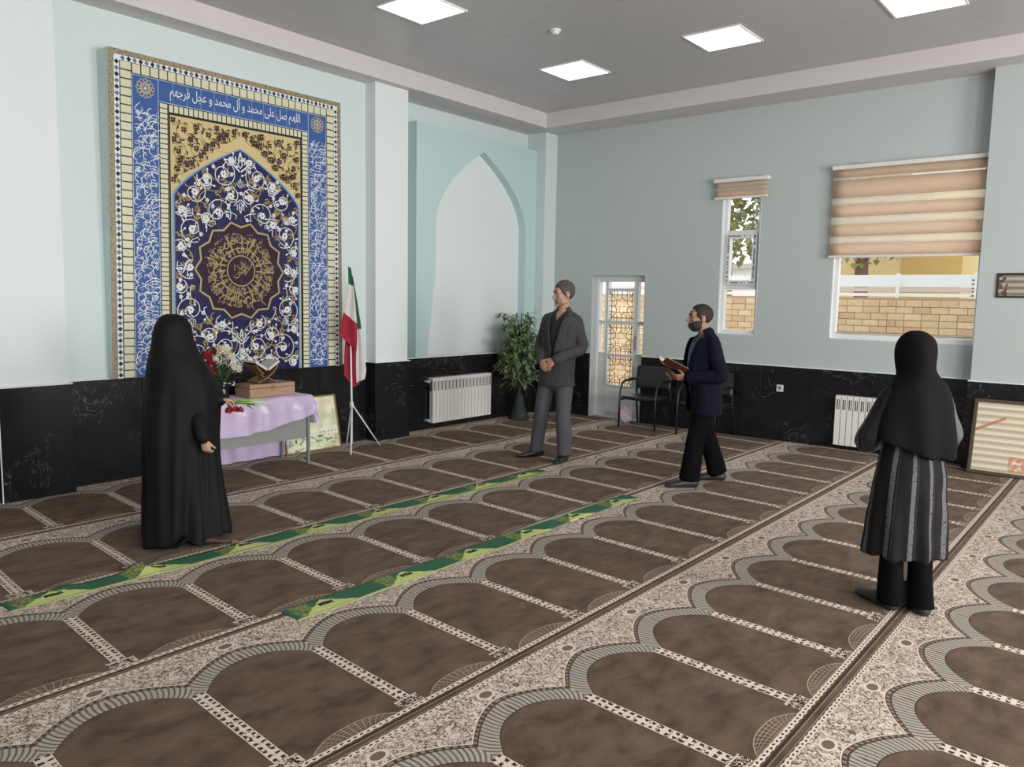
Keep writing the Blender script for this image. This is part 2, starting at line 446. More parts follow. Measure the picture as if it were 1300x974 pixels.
# ------------------------------------------------------------------ windows
def window(name, op, bars, glass, Y=9.64):
    x0, x1, z0, z1 = op; m = MB(); w = .055
    for q in ((x0, x0 + w, z0, z1), (x1 - w, x1, z0, z1), (x0 + w, x1 - w, z0, z0 + w), (x0 + w, x1 - w, z1 - w, z1)): m.box(q[0], q[1], Y - .03, Y + .035, q[2], q[3])
    o = struct(name, m, M_UPVC, bevel=.004)
    for q in bars: MB().box(q[0], q[1], Y - .028, Y + .03, q[2], q[3]).build('transom_bar', M_UPVC, o, bevel=.004)
    for q in glass: MB().box(q[0], q[1], Y - .004, Y + .004, q[2], q[3]).build('pane', M_GLASS, o)
    r = MB()                                       # white plastered reveal
    r.box(x0, x0 + .012, YB, Y - .03, z0, z1).box(x1 - .012, x1, YB, Y - .03, z0, z1).box(x0, x1, YB, Y - .03, z0, z0 + .012)
    r.build('reveal', M_UPVC, o)
    return o
x0, x1 = SWIN[0] + .055, SWIN[1] - .055
w1 = window('window_1', SWIN, [(x0, x1, 2.555, 2.60), (x0, x1, 1.865, 1.915)], [(x0, x1, 1.34, 1.865), (x0, x1, 2.60, 3.07)])
sash = MB(); w = .058
for q in ((x0, x0 + w, 1.915, 2.555), (x1 - w, x1, 1.915, 2.555), (x0 + w, x1 - w, 1.915, 1.915 + w), (x0 + w, x1 - w, 2.555 - w, 2.555)): sash.box(q[0], q[1], 9.59, 9.66, q[2], q[3])
sash_o = sash.build('sash', M_UPVC, w1, bevel=.004)
MB().box(x0 + w, x1 - w, 9.622, 9.63, 1.915 + w, 2.555 - w).build('pane', M_GLASS, sash_o)
random.seed(5)                                     # printed protective film left on the sash
film = MB()
def dashes(horizontal, fixed, a0, a1):
    a = a0
    while a < a1:
        L = random.choice((.008, .012, .006, .016, .02)); h = random.choice((.016, .02, .022))
        if random.random() < .72:
            if horizontal: film.box(a, a + L, 9.588, 9.5895, fixed - h / 2, fixed + h / 2)
            else: film.box(fixed - h / 2, fixed + h / 2, 9.588, 9.5895, a, a + L)
        a += L + .007
for f in (1.915 + w / 2, 2.555 - w / 2): dashes(True, f, x0 + .03, x1 - .03)
for f in (x0 + w / 2, x1 - w / 2): dashes(False, f, 1.95, 2.52)
film.build('printed_film', mat('dark_print', (.06, .07, .09, 1)), sash_o)
bx0, bx1 = BWIN[0] + .055, BWIN[1] - .055
w2 = window('window_2', BWIN, [], [(bx0, bx1, 1.34, 3.145)])
MB().box(bx0, bx1, 9.6, 9.606, 1.352, 1.368).build('printed_film', mat('grey_print', (.4, .42, .44, 1)), w2)
# ================================================================== CARPETS
def carpet_mat():
    n = NT('brown_arch_prayer_carpet'); co = n.coord('Object')
    u, y, z = n.xyz(co)
    P = .605
    vy = y + .065 * (u - .43)
    a = vy.ping(P / 2); c = P / 2 - a
    ub = .285 + .165 * (c / .268).pow(2.3)
    uo = .188 + .155 * (c / (P / 2)).pow(1.75)
    nb = n.noise(n.scaled(co, (5, 3, 1)), 1.6, 5, .3, .6)
    nf = n.noise(co, 420, 1)
    brown = n.mix(srgb(66, 52, 42), srgb(110, 91, 76), ((nb - .34) * 2.4).clamp())
    brown = n.mix(brown, srgb(50, 40, 33), nf.gt(.62) * .25)
    dark = srgb(48, 38, 33); cream = srgb(214, 199, 184)
    # floral ground: cream with dark squiggles
    f1 = n.noise(co, 24, 1, 1.3); f2 = n.noise(co, 42, 1, .8); vr = n.voro(co, 22)
    sq = (f1 - .5).abs().lt(.028).max((f2 - .5).abs().lt(.024)).max(vr.lt(.15))
    mid = (f1 - .42).abs().lt(.03)
    flor = n.mix(n.mix(cream, srgb(176, 158, 144), mid), dark, sq * .85)
    ee = ((u - .1) / .024).pow(2) + (c / .034).pow(2)
    flor = n.mix(flor, cream, ee.lt(2.1)); flor = n.mix(flor, srgb(108, 92, 80), ee.lt(1.0))
    # arch border and striped arch band
    th = (.75 - u).atan2(c)
    dots = (th * 110).sin().gt(.0) * (u - uo + .016).abs().lt(.008)
    bord = n.mix(srgb(64, 52, 45), srgb(134, 118, 106), dots)
    bord = n.mix(bord, cream, (u - uo + .031).abs().lt(.0035))
    st = (th * 130 + 2.5 * ((u - uo) * 22).sin()).sin()
    strip = n.mix(n.mix(srgb(136, 130, 121), srgb(170, 162, 150), st.gt(.1)), srgb(74, 74, 70), st.lt(-.78))
    strip = n.mix(strip, srgb(128, 138, 134), ((th * 12).sin().gt(.55)) * .2)
    col = n.mix(flor, bord, u.gt(uo - .034))
    col = n.mix(col, strip, u.gt(uo))
    col = n.mix(col, brown, u.gt(ub))
    col = n.mix(col, dark, (u - ub).abs().lt(.003))
    # white ornamental dividers
    bw = .034
    inb = a.lt(bw) * u.gt(.435) * u.lt(1.105)
    m1 = (f2 - .5).abs().lt(.05); cell = ((u * 2 * math.pi / .052).sin() * ((a - .017).abs() * 200).sin()).gt(.25)
    m2 = (a - .017).abs().lt(.0085) * (((u * 2 * math.pi / .036).sin() + (f1 - .5) * 4).gt(.15))
    band = n.mix(cream, dark, m2.max(cell * a.lt(.03) * m1))
    band = n.mix(band, dark, (a - bw).abs().lt(.0022))
    col = n.mix(col, band, inb)
    incap = a.lt(.062) * u.gt(1.105) * u.lt(1.172)
    cap = n.mix(srgb(44, 36, 32), srgb(205, 190, 176), (f2 - .5).abs().lt(.05).max((u - 1.112).abs().lt(.004)))
    col = n.mix(col, cap, incap)
    # line-drawn dome between the dividers
    ud = 1.105 + .066 * (c / .205).pow(2.6)
    ind = u.gt(ud) * u.lt(1.172) * c.lt(.205)
    q = (1.172 - u) / (1.1725 - ud).max(.004)
    fan = ((c / (q * .35 + .65)) * 2 * math.pi / .07).sin().abs().lt(.22)
    ring = ((q * 4).fract() - .5).abs().gt(.42)
    lin = fan.max(ring) * ind
    lin = lin.max((u - ud).abs().lt(.0028) * c.lt(.205))
    col = n.mix(col, srgb(168, 152, 136), lin * (a.gt(.062)) * .85)
    # edge borders along the roll
    wv = (y * 2 * math.pi / .05).sin() * .0022
    e1 = u.gt(1.172); col = n.mix(col, brown, e1)
    lt1 = (u - 1.19 + wv).abs().lt(.0125); dd = (y * 2 * math.pi / .032).sin().gt(.1) * (u - 1.19 + wv).abs().lt(.0045)
    lm = n.mix(cream, dark, dd)
    col = n.mix(col, lm, lt1)
    e0 = u.lt(.036); col = n.mix(col, brown, e0)
    lt0 = (u - .024 + wv).abs().lt(.0115); dd0 = (y * 2 * math.pi / .032).sin().gt(.1) * (u - .024 + wv).abs().lt(.004)
    col = n.mix(col, n.mix(cream, dark, dd0), lt0)
    thin = (u - .004).abs().lt(.0016).max((u - 1.228).abs().lt(.0016)).max((u - 1.176).abs().lt(.0014))
    col = n.mix(col, srgb(150, 132, 118), thin)
    col = n.mix(col, srgb(38, 30, 26), (u - 1.217).abs().lt(.006))
    n.base(col)
    n.bump(n.noise(co, 700, 1) + sq * .2, .25, .002)
    return n.done(.9, spec=.12, Sheen_Weight=.10, Sheen_Tint=(.85, .66, .52, 1))
M_CARPET = carpet_mat()
PITCH_M = .605
# (seam X, seam X of next row, phase Y, Y range, label)
rows = [(-7.19, 2.235, 'brown arched prayer carpet roll running along the foot of the tile mural wall'),
        (-5.945, 2.23, 'brown arched prayer carpet roll the woman in the long chador stands on'),
        (-4.70, 2.232, 'brown arched prayer carpet roll lying between the two green runners'),
        (-3.462, 2.226, 'brown arched prayer carpet roll the bearded man in the navy jacket stands on'),
        (-2.212, 2.711, 'brown arched prayer carpet roll the woman in the striped coat stands on'),
        (-.962, 3.30, 'brown arched prayer carpet roll next to the striped coat woman, away from the mural'),
        (.288, 3.1, 'brown arched prayer carpet roll beyond the large framed scroll'), (1.538, 3.2, 'brown arched prayer carpet roll nearest the windows'), (2.788, 2.9, 'brown arched prayer carpet roll along the window wall')]
for i, (sx, ph, lab) in enumerate(rows):
    x1 = rows[i + 1][0] if i + 1 < len(rows) else ROOM_X1
    y1 = YB - .023
    m = MB(); ps_ = .64 / .605 if i < 3 else 1.0        # these rolls have a slightly longer repeat
    def slab_piece(xa, xb, ya, yb): m.box(xa - sx, xb - sx, (ya - ph) / ps_, (yb - ph) / ps_, -.012, 0)
    g_ = .0012
    if i == 0:
        slab_piece(-7.145, -6.975, -3.5, 2.157); slab_piece(-7.145, -6.975, 2.713, 5.997); slab_piece(-7.198, -6.975, 6.543, y1 - .3)
        slab_piece(-6.975, x1 - g_, -3.5, y1)
    elif i == 5:
        slab_piece(sx + g_, x1 - g_, -3.5, 9.325)
    elif i == 4:
        slab_piece(sx + g_, -1.512, -3.5, y1); slab_piece(-1.512, x1 - g_, -3.5, 9.325)
    else:
        slab_piece(sx + g_, x1 - g_, -3.5, y1)
    o = m.build('prayer_carpet', M_CARPET)
    o.location = (sx, ph, 0); o.scale = (1, ps_, 1)
    tag(o, lab, 'carpet', 'prayer carpet rolls')
# green runners
def runner_mat():
    n = NT('green_patterned_runner'); co = n.coord('Object'); x, y, z = n.xyz(co)
    t = ((y / .6) + 10).fract()                       # 0..1 along a repeat
    nz = n.noise(co, 26, 3)
    green = n.mix(srgb(44, 88, 66), srgb(66, 112, 84), n.noise(co, 30, 2))
    lime = n.mix(srgb(180, 192, 112), srgb(206, 214, 142), nz)
    olive = n.mix(srgb(88, 108, 62), srgb(138, 144, 92), n.noise(co, 60, 2).gt(.5))
    edge = (t - .40).abs() * 3.6 + (.175 - x) * 7.6 + (nz - .5) * .45
    col = n.mix(green, olive, ((t - .16).abs() * 6.0 + (nz - .5) * .9).lt(.62))
    col = n.mix(col, lime, edge.lt(1.12))
    blk = (t - .40).abs().lt(.08) * (x - .088).abs().lt(.019) * (n.noise(co, 90, 1).gt(.36))
    col = n.mix(col, srgb(30, 36, 24), blk)
    col = n.mix(col, srgb(190, 190, 172), x.lt(.014)); col = n.mix(col, srgb(150, 158, 110), x.gt(.166))
    n.base(col); n.bump(n.noise(co, 500, 1), .2, .002)
    return n.done(.8, spec=.2)
M_RUN = runner_mat()
def runner(xc, y0, y1, drift, ruff, label):
    rnd = random.Random(3 if ruff else 8)
    L = y1 - y0; W = .175; m = MB(); N = int(L / .02)
    lumps = [(rnd.uniform(.3, L * .45), rnd.uniform(.006, .014), rnd.uniform(.05, .08)) for _ in range(5 if ruff else 0)] + ([(.75, .016, .05)] if ruff else [])
    def fn(i, j):
        v = j * L; wob = .012 * math.sin(v * 1.7) + .006 * math.sin(v * 4.1 + 1)
        zz = .004 + .0015 * math.sin(v * 9 + i * 3)
        for (p, h_, w_) in lumps: zz += h_ * math.exp(-((v - p - .05 * i) / w_) ** 2) * (1 - i) ** .7
        return (i * W + wob + drift * j, v, zz)
    m.grid(fn, 10, N)
    o = m.build('floor_runner', M_RUN, solid=.003, smooth=True)
    o.location = (xc, y0, 0); tag(o, label, 'runner', 'green runners on the carpet')
runner(-4.745, 1.42, 6.13, .05, True, 'long green floor runner with lime motifs and ruffled edge before the chador woman')
runner(-3.53, 2.36, 5.84, .0, False, 'shorter smooth green floor runner with lime motifs farther from the chador woman')
# ================================================================== TILE MURAL
PC = {'tl': onX(136.5, 58.3, -6.96), 'tr': onX(432, 131, -7.075), 'bl': onX(143, 481.4, -7.085), 'br': onX(434.7, 464, -7.085)}
WP, HP = 2.46, 2.84
def pt(s, t, d=0.0):
    """panel coordinates in metres (s to the right, t up) -> world; d = height proud of the face"""
    a, b = s / WP, t / HP
    p = PC['bl'] * ((1 - a) * (1 - b)) + PC['br'] * (a * (1 - b)) + PC['tl'] * ((1 - a) * b) + PC['tr'] * (a * b)
    return Vector((p.x + d, p.y, p.z))
mural = thing('tile_mural', 'tall tiled wall mural with navy arch, gold medallion and blue calligraphy border', 'mural', (X_BAY, (PC['bl'].y + PC['br'].y) / 2, Z_DADO + .015))
glz = dict(rough=.3, spec=.4)
M_T = {k: mat('glaze_' + k, srgb(*v), var=va, scale=30, **glz) for k, v, va in (
    ('navy', (33, 31, 76), .25), ('blue', (58, 92, 152), .15), ('cream', (212, 209, 182), .08), ('gold', (206, 187, 134), .1), ('white', (226, 230, 232), .05), ('ochre', (160, 138, 88), .12),
    ('brown', (72, 46, 40), .2), ('black', (32, 34, 38), .2), ('grey', (104, 122, 138), .2), ('line', (186, 205, 220), .1), ('plum', (44, 24, 46), .25), ('sky', (120, 158, 200), .1))}
def speck():
    n = NT('speckled_tan_border'); co = n.coord('Object')
    q = n.noise(co, 90, 3)
    n.base(n.mix(srgb(110, 92, 66), srgb(178, 164, 136), ((q - .35) * 3).clamp())); return n.done(.4)
M_T['tan'] = speck()
class PB(MB):
    """builder in panel coordinates"""
    def __init__(s, d=0.0): super().__init__(); s.d = d
    def poly(s, pts, d=None): 
        d = s.d if d is None else d
        return s.add([pt(x, y, d) for x, y in pts], [tuple(range(len(pts)))])
    def rect(s, x0, x1, y0, y1, nx=1, ny=1): 
        for i in range(nx):
            for j in range(ny):
                s.poly([(x0 + (x1 - x0) * i / nx, y0 + (y1 - y0) * j / ny), (x0 + (x1 - x0) * (i + 1) / nx, y0 + (y1 - y0) * j / ny), (x0 + (x1 - x0) * (i + 1) / nx, y0 + (y1 - y0) * (j + 1) / ny), (x0 + (x1 - x0) * i / nx, y0 + (y1 - y0) * (j + 1) / ny)])
        return s
    def rib(s, pts, w, closed=False):
        n = len(pts); L = []; R = []
        for i in range(n):
            a = pts[(i - 1) % n] if (closed or i > 0) else pts[i]; b = pts[(i + 1) % n] if (closed or i < n - 1) else pts[i]
            tx, ty = b[0] - a[0], b[1] - a[1]; q = math.hypot(tx, ty) or 1
            ww = (w(i / max(1, n - 1)) if callable(w) else w) / 2
            nx, ny = -ty / q * ww, tx / q * ww
            L.append((pts[i][0] + nx, pts[i][1] + ny)); R.append((pts[i][0] - nx, pts[i][1] - ny))
        o = len(s.v); s.v += [tuple(pt(x, y, s.d)) for x, y in L] + [tuple(pt(x, y, s.d)) for x, y in R]
        for i in range(n if closed else n - 1):
            k = (i + 1) % n; s.f.append((o + n + i, o + n + k, o + k, o + i)); s.mi.append(s.cur)
        return s
    def disc(s, x, y, r, n=8, a0=0.0): return s.poly([(x + r * math.cos(a0 + 2 * math.pi * k / n), y + r * math.sin(a0 + 2 * math.pi * k / n)) for k in range(n)])
    def out(s, name, m, kind='stuff', parent=None): return s.build(name, m, parent or mural, world=True, kind=kind)
# layout (m, from the outside in)
B1, B2, B3, B4, B5 = .048, .092, .195, .432, .520          # tan | diamonds | cream tiles | blue | small cream
T1, T2, T3, T4, T5 = .046, .088, .178, .372, .452
# backing box with pale sides
bk = MB()
c4 = [pt(0, 0), pt(WP, 0), pt(WP, HP), pt(0, HP)]; b4 = [Vector((X_BAY + .003, p.y, p.z)) for p in c4]
bk.add([p - Vector((.002, 0, 0)) for p in c4] + b4, [(0, 1, 2, 3), (7, 6, 5, 4), (0, 4, 5, 1), (1, 5, 6, 2), (2, 6, 7, 3), (3, 7, 4, 0)])
bk.build('backing', mat('pale_mint_board', (.60, .735, .72, 1)), mural, world=True)
PB(.001).rect(0, B1, 0, HP, 1, 8).rect(WP - B1, WP, 0, HP, 1, 8).rect(B1, WP - B1, HP - T1, HP, 8, 1).out('tan_border', M_T['tan'], None)
# diamond strip
PB(.001).rect(B1, B2, 0, HP - T1, 1, 8).rect(WP - B2, WP - B1, 0, HP - T1, 1, 8).rect(B2, WP - B2, HP - T2, HP - T1, 8, 1).out('diamond_ground', M_T['white'], None)
dk, gy = PB(.002), PB(.002)
def dia(x, y, k): (dk if k else gy).poly([(x - .021, y), (x, y - .023), (x + .021, y), (x, y + .023)])
nv = int((HP - T1) / .052)
for i in range(nv):
    for x in ((B1 + B2) / 2, WP - (B1 + B2) / 2): dia(x, .03 + i * .052, i % 2 == 0)
nh = int((WP - 2 * B1) / .052)
for i in range(1, nh): dia(B1 + .022 + i * (WP - 2 * B1 - .044) / nh, HP - (T1 + T2) / 2, i % 2 == 0)
dk.out('dark_diamond_tiles', M_T['black']); gy.out('grey_diamond_tiles', M_T['grey'])
# cream tile border: every tile its own piece on a dark joint bed
PB(.001).rect(B2, B3, 0, HP - T2, 1, 8).rect(WP - B3, WP - B2, 0, HP - T2, 1, 8).rect(B3, WP - B3, HP - T3, HP - T2, 8, 1).out('joint_bed', M_T['black'], None)
def tile_mesh(w, h): return MB().box(-.001, .006, -w / 2, w / 2, -h / 2, h / 2).mesh('tile', bevel=.002, mats=[M_T['cream']])
inv_m = world_of(mural).inverted()
cw, p_v = (B3 - B2) - .012, (HP - T2) / 38
tm = tile_mesh(cw, p_v - .010)
for i in range(38):
    for x in ((B2 + B3) / 2, WP - (B2 + B3) / 2):
        child('tile', tm, mural, inv_m @ pt(x, .5 * p_v + i * p_v, .001))
nt_ = 26; p_h = (WP - 2 * B3) / nt_; tm2 = tile_mesh(p_h - .010, (T3 - T2) - .012)
for i in range(nt_): child('tile', tm2, mural, inv_m @ pt(B3 + p_h * (i + .5), HP - (T2 + T3) / 2, .001))
# small inner cream border (joined: pieces too small to pick apart)
PB(.001).rect(B4, B5, 0, HP - T4, 1, 8).rect(WP - B5, WP - B4, 0, HP - T4, 1, 8).rect(B5, WP - B5, HP - T5, HP - T4, 8, 1).out('inner_joint_bed', M_T['black'], None)
ic = PB(.004)
for i in range(int((HP - T4) / .044)):
    for x0, x1 in ((B4 + .008, B5 - .012), (WP - B5 + .012, WP - B4 - .008)): ic.rect(x0, x1, .004 + i * .044, .040 + i * .044)
n_ = 30; q_ = (WP - 2 * B5) / n_
for i in range(n_): ic.rect(B5 + i * q_ + .005, B5 + (i + 1) * q_ - .005, HP - T5 + .01, HP - T4 - .008)
ic.out('inner_cream_tiles', M_T['cream'])
# blue calligraphy band
PB(.001).rect(B3, B4, 0, HP - T3, 1, 8).rect(WP - B4, WP - B3, 0, HP - T3, 1, 8).rect(B4, WP - B4, HP - T4, HP - T3, 8, 1).out('blue_band', M_T['blue'], None)
ln = PB(.002)
for x in (B3 + .004, B4 - .004, WP - B3 - .004, WP - B4 + .004): ln.rib([(x, 0), (x, HP - T3)], .005)
ln.rib([(B3, HP - T3 - .004), (WP - B3, HP - T3 - .004)], .005).rib([(B4, HP - T4 + .004), (WP - B4, HP - T4 + .004)], .005)
for i in range(1, 12): ln.rib([(B4 + i * (WP - 2 * B4) / 12, HP - T3), (B4 + i * (WP - 2 * B4) / 12, HP - T4)], .0022)
ln.out('pale_joint_lines', M_T['line'])
def text_part(body, name, m, fx, parent=None, d=.004):
    cu = bpy.data.curves.new('t', 'FONT'); cu.body = body; cu.resolution_u = 3
    o = bpy.data.objects.new('t', cu); COL.objects.link(o); bpy.context.view_layer.update()
    me = bpy.data.meshes.new_from_object(o.evaluated_get(bpy.context.evaluated_depsgraph_get()))
    vs = [tuple(v.co) for v in me.vertices]; fs = [tuple(p.vertices) for p in me.polygons]
    bpy.data.objects.remove(o); bpy.data.curves.remove(cu); bpy.data.meshes.remove(me)
    xs = [v[0] for v in vs]; ys = [v[1] for v in vs]
    b = MB(); b.add([fx((v[0] - min(xs)) / (max(xs) - min(xs)), (v[1] - min(ys)) / (max(ys) - min(ys)), d) for v in vs], fs)
    return b.build(name, m, parent or mural, world=True)
AR = [[0xFE8D, 0xFEDF, 0xFEE0, 0xFEEC, 0xFEE2], [0xFEBB, 0xFEDE], [0xFECB, 0xFEE0, 0xFEF0], [0xFEE3, 0xFEA4, 0xFEE4, 0xFEAA], [0xFEED], [0xFE81, 0xFEDD], [0xFEE3, 0xFEA4, 0xFEE4, 0xFEAA], [0xFEED], [0xFECB, 0xFEA0, 0xFEDE], [0xFED3, 0xFEAE, 0xFE9F, 0xFEEC, 0xFEE2]]
body = '\u00a0'.join(''.join(chr(c) for c in w) for w in AR)[::-1]
tx0, tx1 = B4 + .10, WP - B4 - .10
def slant(u, v, d): return pt(tx0 + (tx1 - tx0) * u, HP - T4 + .028 + .15 * v, d)
text_part(body, 'calligraphy_line', M_T['white'], slant)
# dense script-like strokes on the side bands and the corner rosettes
def arc(cx, cy, rx, ry, a0, a1, n=9, rot=0.0):
    cr, sr = math.cos(rot), math.sin(rot); o = []
    for i in range(n):
        a = a0 + (a1 - a0) * i / (n - 1); x, y = rx * math.cos(a), ry * math.sin(a); o.append((cx + x * cr - y * sr, cy + x * sr + y * cr))
    return o
def script(b, frame, L, H, rnd, wd=.011):
    """pen-like strokes filling a band L long and H high; frame maps (along, across) to panel coordinates"""
    def R(pts, w): b.rib([frame(*p) for p in pts], w)
    x = .01
    taper = lambda t: wd * (.55 + .6 * math.sin(math.pi * min(1, t * 1.1)))
    while x < L - .03:
        k = rnd.random(); 
        if k < .34:
            h = rnd.uniform(.55, .9) * H; R([(x, H * .08), (x + .004, H * .08 + h * .5), (x - .006, H * .08 + h)], taper); R([(x - .006, H * .08 + h), (x + .012, H * .08 + h - .015)], wd * .8); x += rnd.uniform(.022, .034)
        elif k < .66:
            r = rnd.uniform(.024, .042); yb = rnd.uniform(.18, .62) * H; R(arc(x + r, yb, r, r * .8, math.pi * .95, math.pi * 2.1, 9), taper)
            if rnd.random() < .5: R(arc(x + 2 * r, yb + .012, .012, .012, 0, math.pi * 2, 8), wd * .6)
            x += r * 1.25
        elif k < .82:
            yb = rnd.uniform(.3, .75) * H; q = rnd.uniform(.06, .11); R([(x, yb), (x + q * .35, yb - .02), (x + q * .7, yb + .004), (x + q, yb + .03)], taper); x += .028
        else:
            yb = rnd.uniform(.15, .5) * H; R([(x, yb), (x + .035, yb + .07), (x + .02, yb + .12)], taper); x += .026
        if rnd.random() < .75:
            xx, yy = x + rnd.uniform(-.02, .02), rnd.uniform(.1, .95) * H; R([(xx, yy), (xx + .011, yy + .008)], wd * .95)
        if rnd.random() < .45:
            xx, yy = x + rnd.uniform(-.02, .01), rnd.uniform(.72, .96) * H; R(arc(xx, yy, .014, .009, 0, math.pi * 1.2, 6), wd * .55)
rnd = random.Random(11)
for sx, name in ((B3, 0), (WP - B4, 1)):
    b = PB(.003); wB = B4 - B3
    for lane, (o0, hh) in enumerate(((.014, .085), (.082, .08), (.146, .085))):
        script(b, (lambda al_, ac, s_=sx, o0=o0: (s_ + wB - o0 - ac, HP - T4 - .02 - al_)) if False else (lambda al_, ac, s_=sx, o0=o0: (s_ + o0 + ac, .02 + al_)), HP - T4 - .10, hh, rnd, .0064)
    b.out('calligraphy_strokes', M_T['white'])
ros, ros2 = PB(.003), PB(.004)
for x in ((B3 + B4) / 2, WP - (B3 + B4) / 2):
    y = HP - (T3 + T4) / 2 - .005
    for r, n in ((.082, 12), (.055, 8)):
        for k in range(n):
            a = 2 * math.pi * k / n; ros.rib(arc(x + r * .72 * math.cos(a), y + r * .72 * math.sin(a), r * .28, r * .2, 0, 2 * math.pi, 9, a), .006, True)
    ros2.disc(x, y, .015, 8)
    for yy in (HP - T4 - .12, HP - T4 - .62): ros2.disc(x - .07, yy, .02, 8)
ros.out('corner_rosettes', M_T['gold']); ros2.out('rosette_hearts', M_T['line'])
# field: gold spandrel, navy arch
fx0, fx1, fy1 = B5, WP - B5, HP - T5
FW = fx1 - fx0; FH = fy1; mx = (fx0 + fx1) / 2
PB(.001).rect(fx0, fx1, 0, fy1, 6, 8).out('gold_spandrel', M_T['gold'], None)
bd = PB(.0035)
for x in (fx0 + .007, fx1 - .007): bd.rib([(x, 0), (x, fy1)], .012)
bd.rib([(fx0, fy1 - .006), (fx1, fy1 - .006)], .012).out('field_edging', M_T['black'])
y_sp, y_ap = fy1 - .300 * FH, fy1 - .09 * FH
hw = FW / 2 - .035
def arch_half(t): return hw * (1 - t ** 1.55) * (1 - .04 * math.sin(math.pi * t))
prof = [(mx - hw, 0), (mx - hw, y_sp)] + [(mx - arch_half(i / 16), y_sp + (y_ap - y_sp) * i / 16) for i in range(1, 17)]
prof_r = [(2 * mx - x, y) for x, y in prof[::-1][1:]]
outl = prof + prof_r
nv_ = PB(.0025)
_lv = [(hw, y_sp * i / 6) for i in range(7)] + [(arch_half(i / 16), y_sp + (y_ap - y_sp) * i / 16) for i in range(1, 17)]
for (w0, ya_), (w1, yb_) in zip(_lv[:-1], _lv[1:]):
    for c_ in range(6):
        e0, e1 = -1 + c_ / 3, -1 + (c_ + 1) / 3
        nv_.poly([(mx + w0 * e0, ya_), (mx + w0 * e1, ya_), (mx + w1 * e1, yb_), (mx + w1 * e0, yb_)])
nv_.out('navy_arch_field', M_T['navy'], None)
PB(.0045).rib(outl, .018).out('arch_edging', M_T['sky'])
PB(.005).rib([(x + (.014 if x < mx else -.014 if x > mx else 0), y - (.012 if x == mx else .0)) for x, y in outl], .007).out('arch_inner_line', M_T['blue'])
def inside(x, y, m=.03):
    if y < .01 or y > y_ap - m: return False
    if y < y_sp: return abs(x - mx) < hw - m
    return abs(x - mx) < arch_half((y - y_sp) / (y_ap - y_sp)) - m * 1.2
MCX, MCY, MR = mx, fy1 - .58 * FH, .475
def sym(fn):
    for s_ in (1, -1): fn(lambda x, y: (mx + s_ * x, y))
def spiral(cx, cy, r0, turns, a0, dirn=1, n=26):
    o = []
    for i in range(n):
        t = i / (n - 1); r = r0 * (1 - .82 * t); a = a0 + dirn * turns * 2 * math.pi * t; o.append((cx + r * math.cos(a), cy + r * math.sin(a)))
    return o
wv_, gv_, fl_ = PB(.005), PB(.0045), PB(.006)
def ok(x, y, m=.03): return inside(x, y, m) and math.hypot(x - MCX, y - MCY) > MR * 1.03 + m * .6
def chain(pts, b, w, m=.012):
    run = []
    for p in pts:
        if ok(*p, m): run.append(p)
        else:
            if len(run) > 2: b.rib(run, w)
            run = []
    if len(run) > 2: b.rib(run, w)
def flower(x, y, r, n=6):
    if not ok(x, y, r): return
    for k in range(n):
        a = 2 * math.pi * k / n; fl_.disc(x + r * .62 * math.cos(a), y + r * .62 * math.sin(a), r * .36, 6, a)
    wv_.rib(arc(x, y, r * .36, r * .36, 0, 2 * math.pi, 8), r * .16)
def bud(x, y, r, a):
    if not ok(x, y, r): return
    c, s_ = math.cos(a), math.sin(a)
    fl_.poly([(x + c * r, y + s_ * r), (x - s_ * r * .6, y + c * r * .6), (x - c * r * .8, y - s_ * r * .8), (x + s_ * r * .6, y - c * r * .6)])
def palmette(x, y, r, a):
    if not ok(x, y, r * .8): return
    def tr(p): return (x + math.cos(a) * p[0] - math.sin(a) * p[1], y + math.sin(a) * p[0] + math.cos(a) * p[1])
    for sg_ in (1, -1):
        wv_.rib([tr((px_ * r, sg_ * py_ * r)) for px_, py_ in ((-.6, .05), (-.2, .55), (.25, .95), (.1, .45), (.75, .5), (.35, .22), (1.15, 0))], r * .13)
    wv_.rib([tr((px_ * r, py_ * r)) for px_, py_ in ((.5, 0), (.1, .25), (-.3, 0), (.1, -.25))], r * .12, True)
rnd = random.Random(4)
vines = [(.16, .25, .17, 1.6, 1.2, 1), (.47, .22, .16, 1.5, 2.4, -1), (.52, .62, .14, 1.5, -1.2, 1), (.52, 1.02, .13, 1.4, .4, -1), (.50, 1.38, .15, 1.5, 2.8, 1), (.24, 1.56, .17, 1.6, -.6, -1), (.47, 1.72, .12, 1.4, 1.6, 1), (.18, 1.92, .13, 1.5, 2.2, 1), (.20, .48, .12, 1.3, 4.2, -1), (.36, 1.86, .09, 1.2, .3, -1), (.33, .36, .09, 1.3, .2, 1), (.60, .42, .07, 1.2, 3.0, -1), (.62, .83, .075, 1.2, 2.0, 1), (.61, 1.21, .07, 1.2, .5, 1), (.36, 1.48, .07, 1.2, 3.3, -1), (.10, 1.72, .09, 1.3, .9, 1), (.60, 1.55, .08, 1.2, 1.1, -1), (.30, .12, .09, 1.2, 2.6, 1), (.60, .07, .08, 1.2, .2, 1), (.09, .1, .08, 1.2, .2, -1), (.10, 2.06, .06, 1.1, .2, -1)]
sc_y = fy1 / 2.39
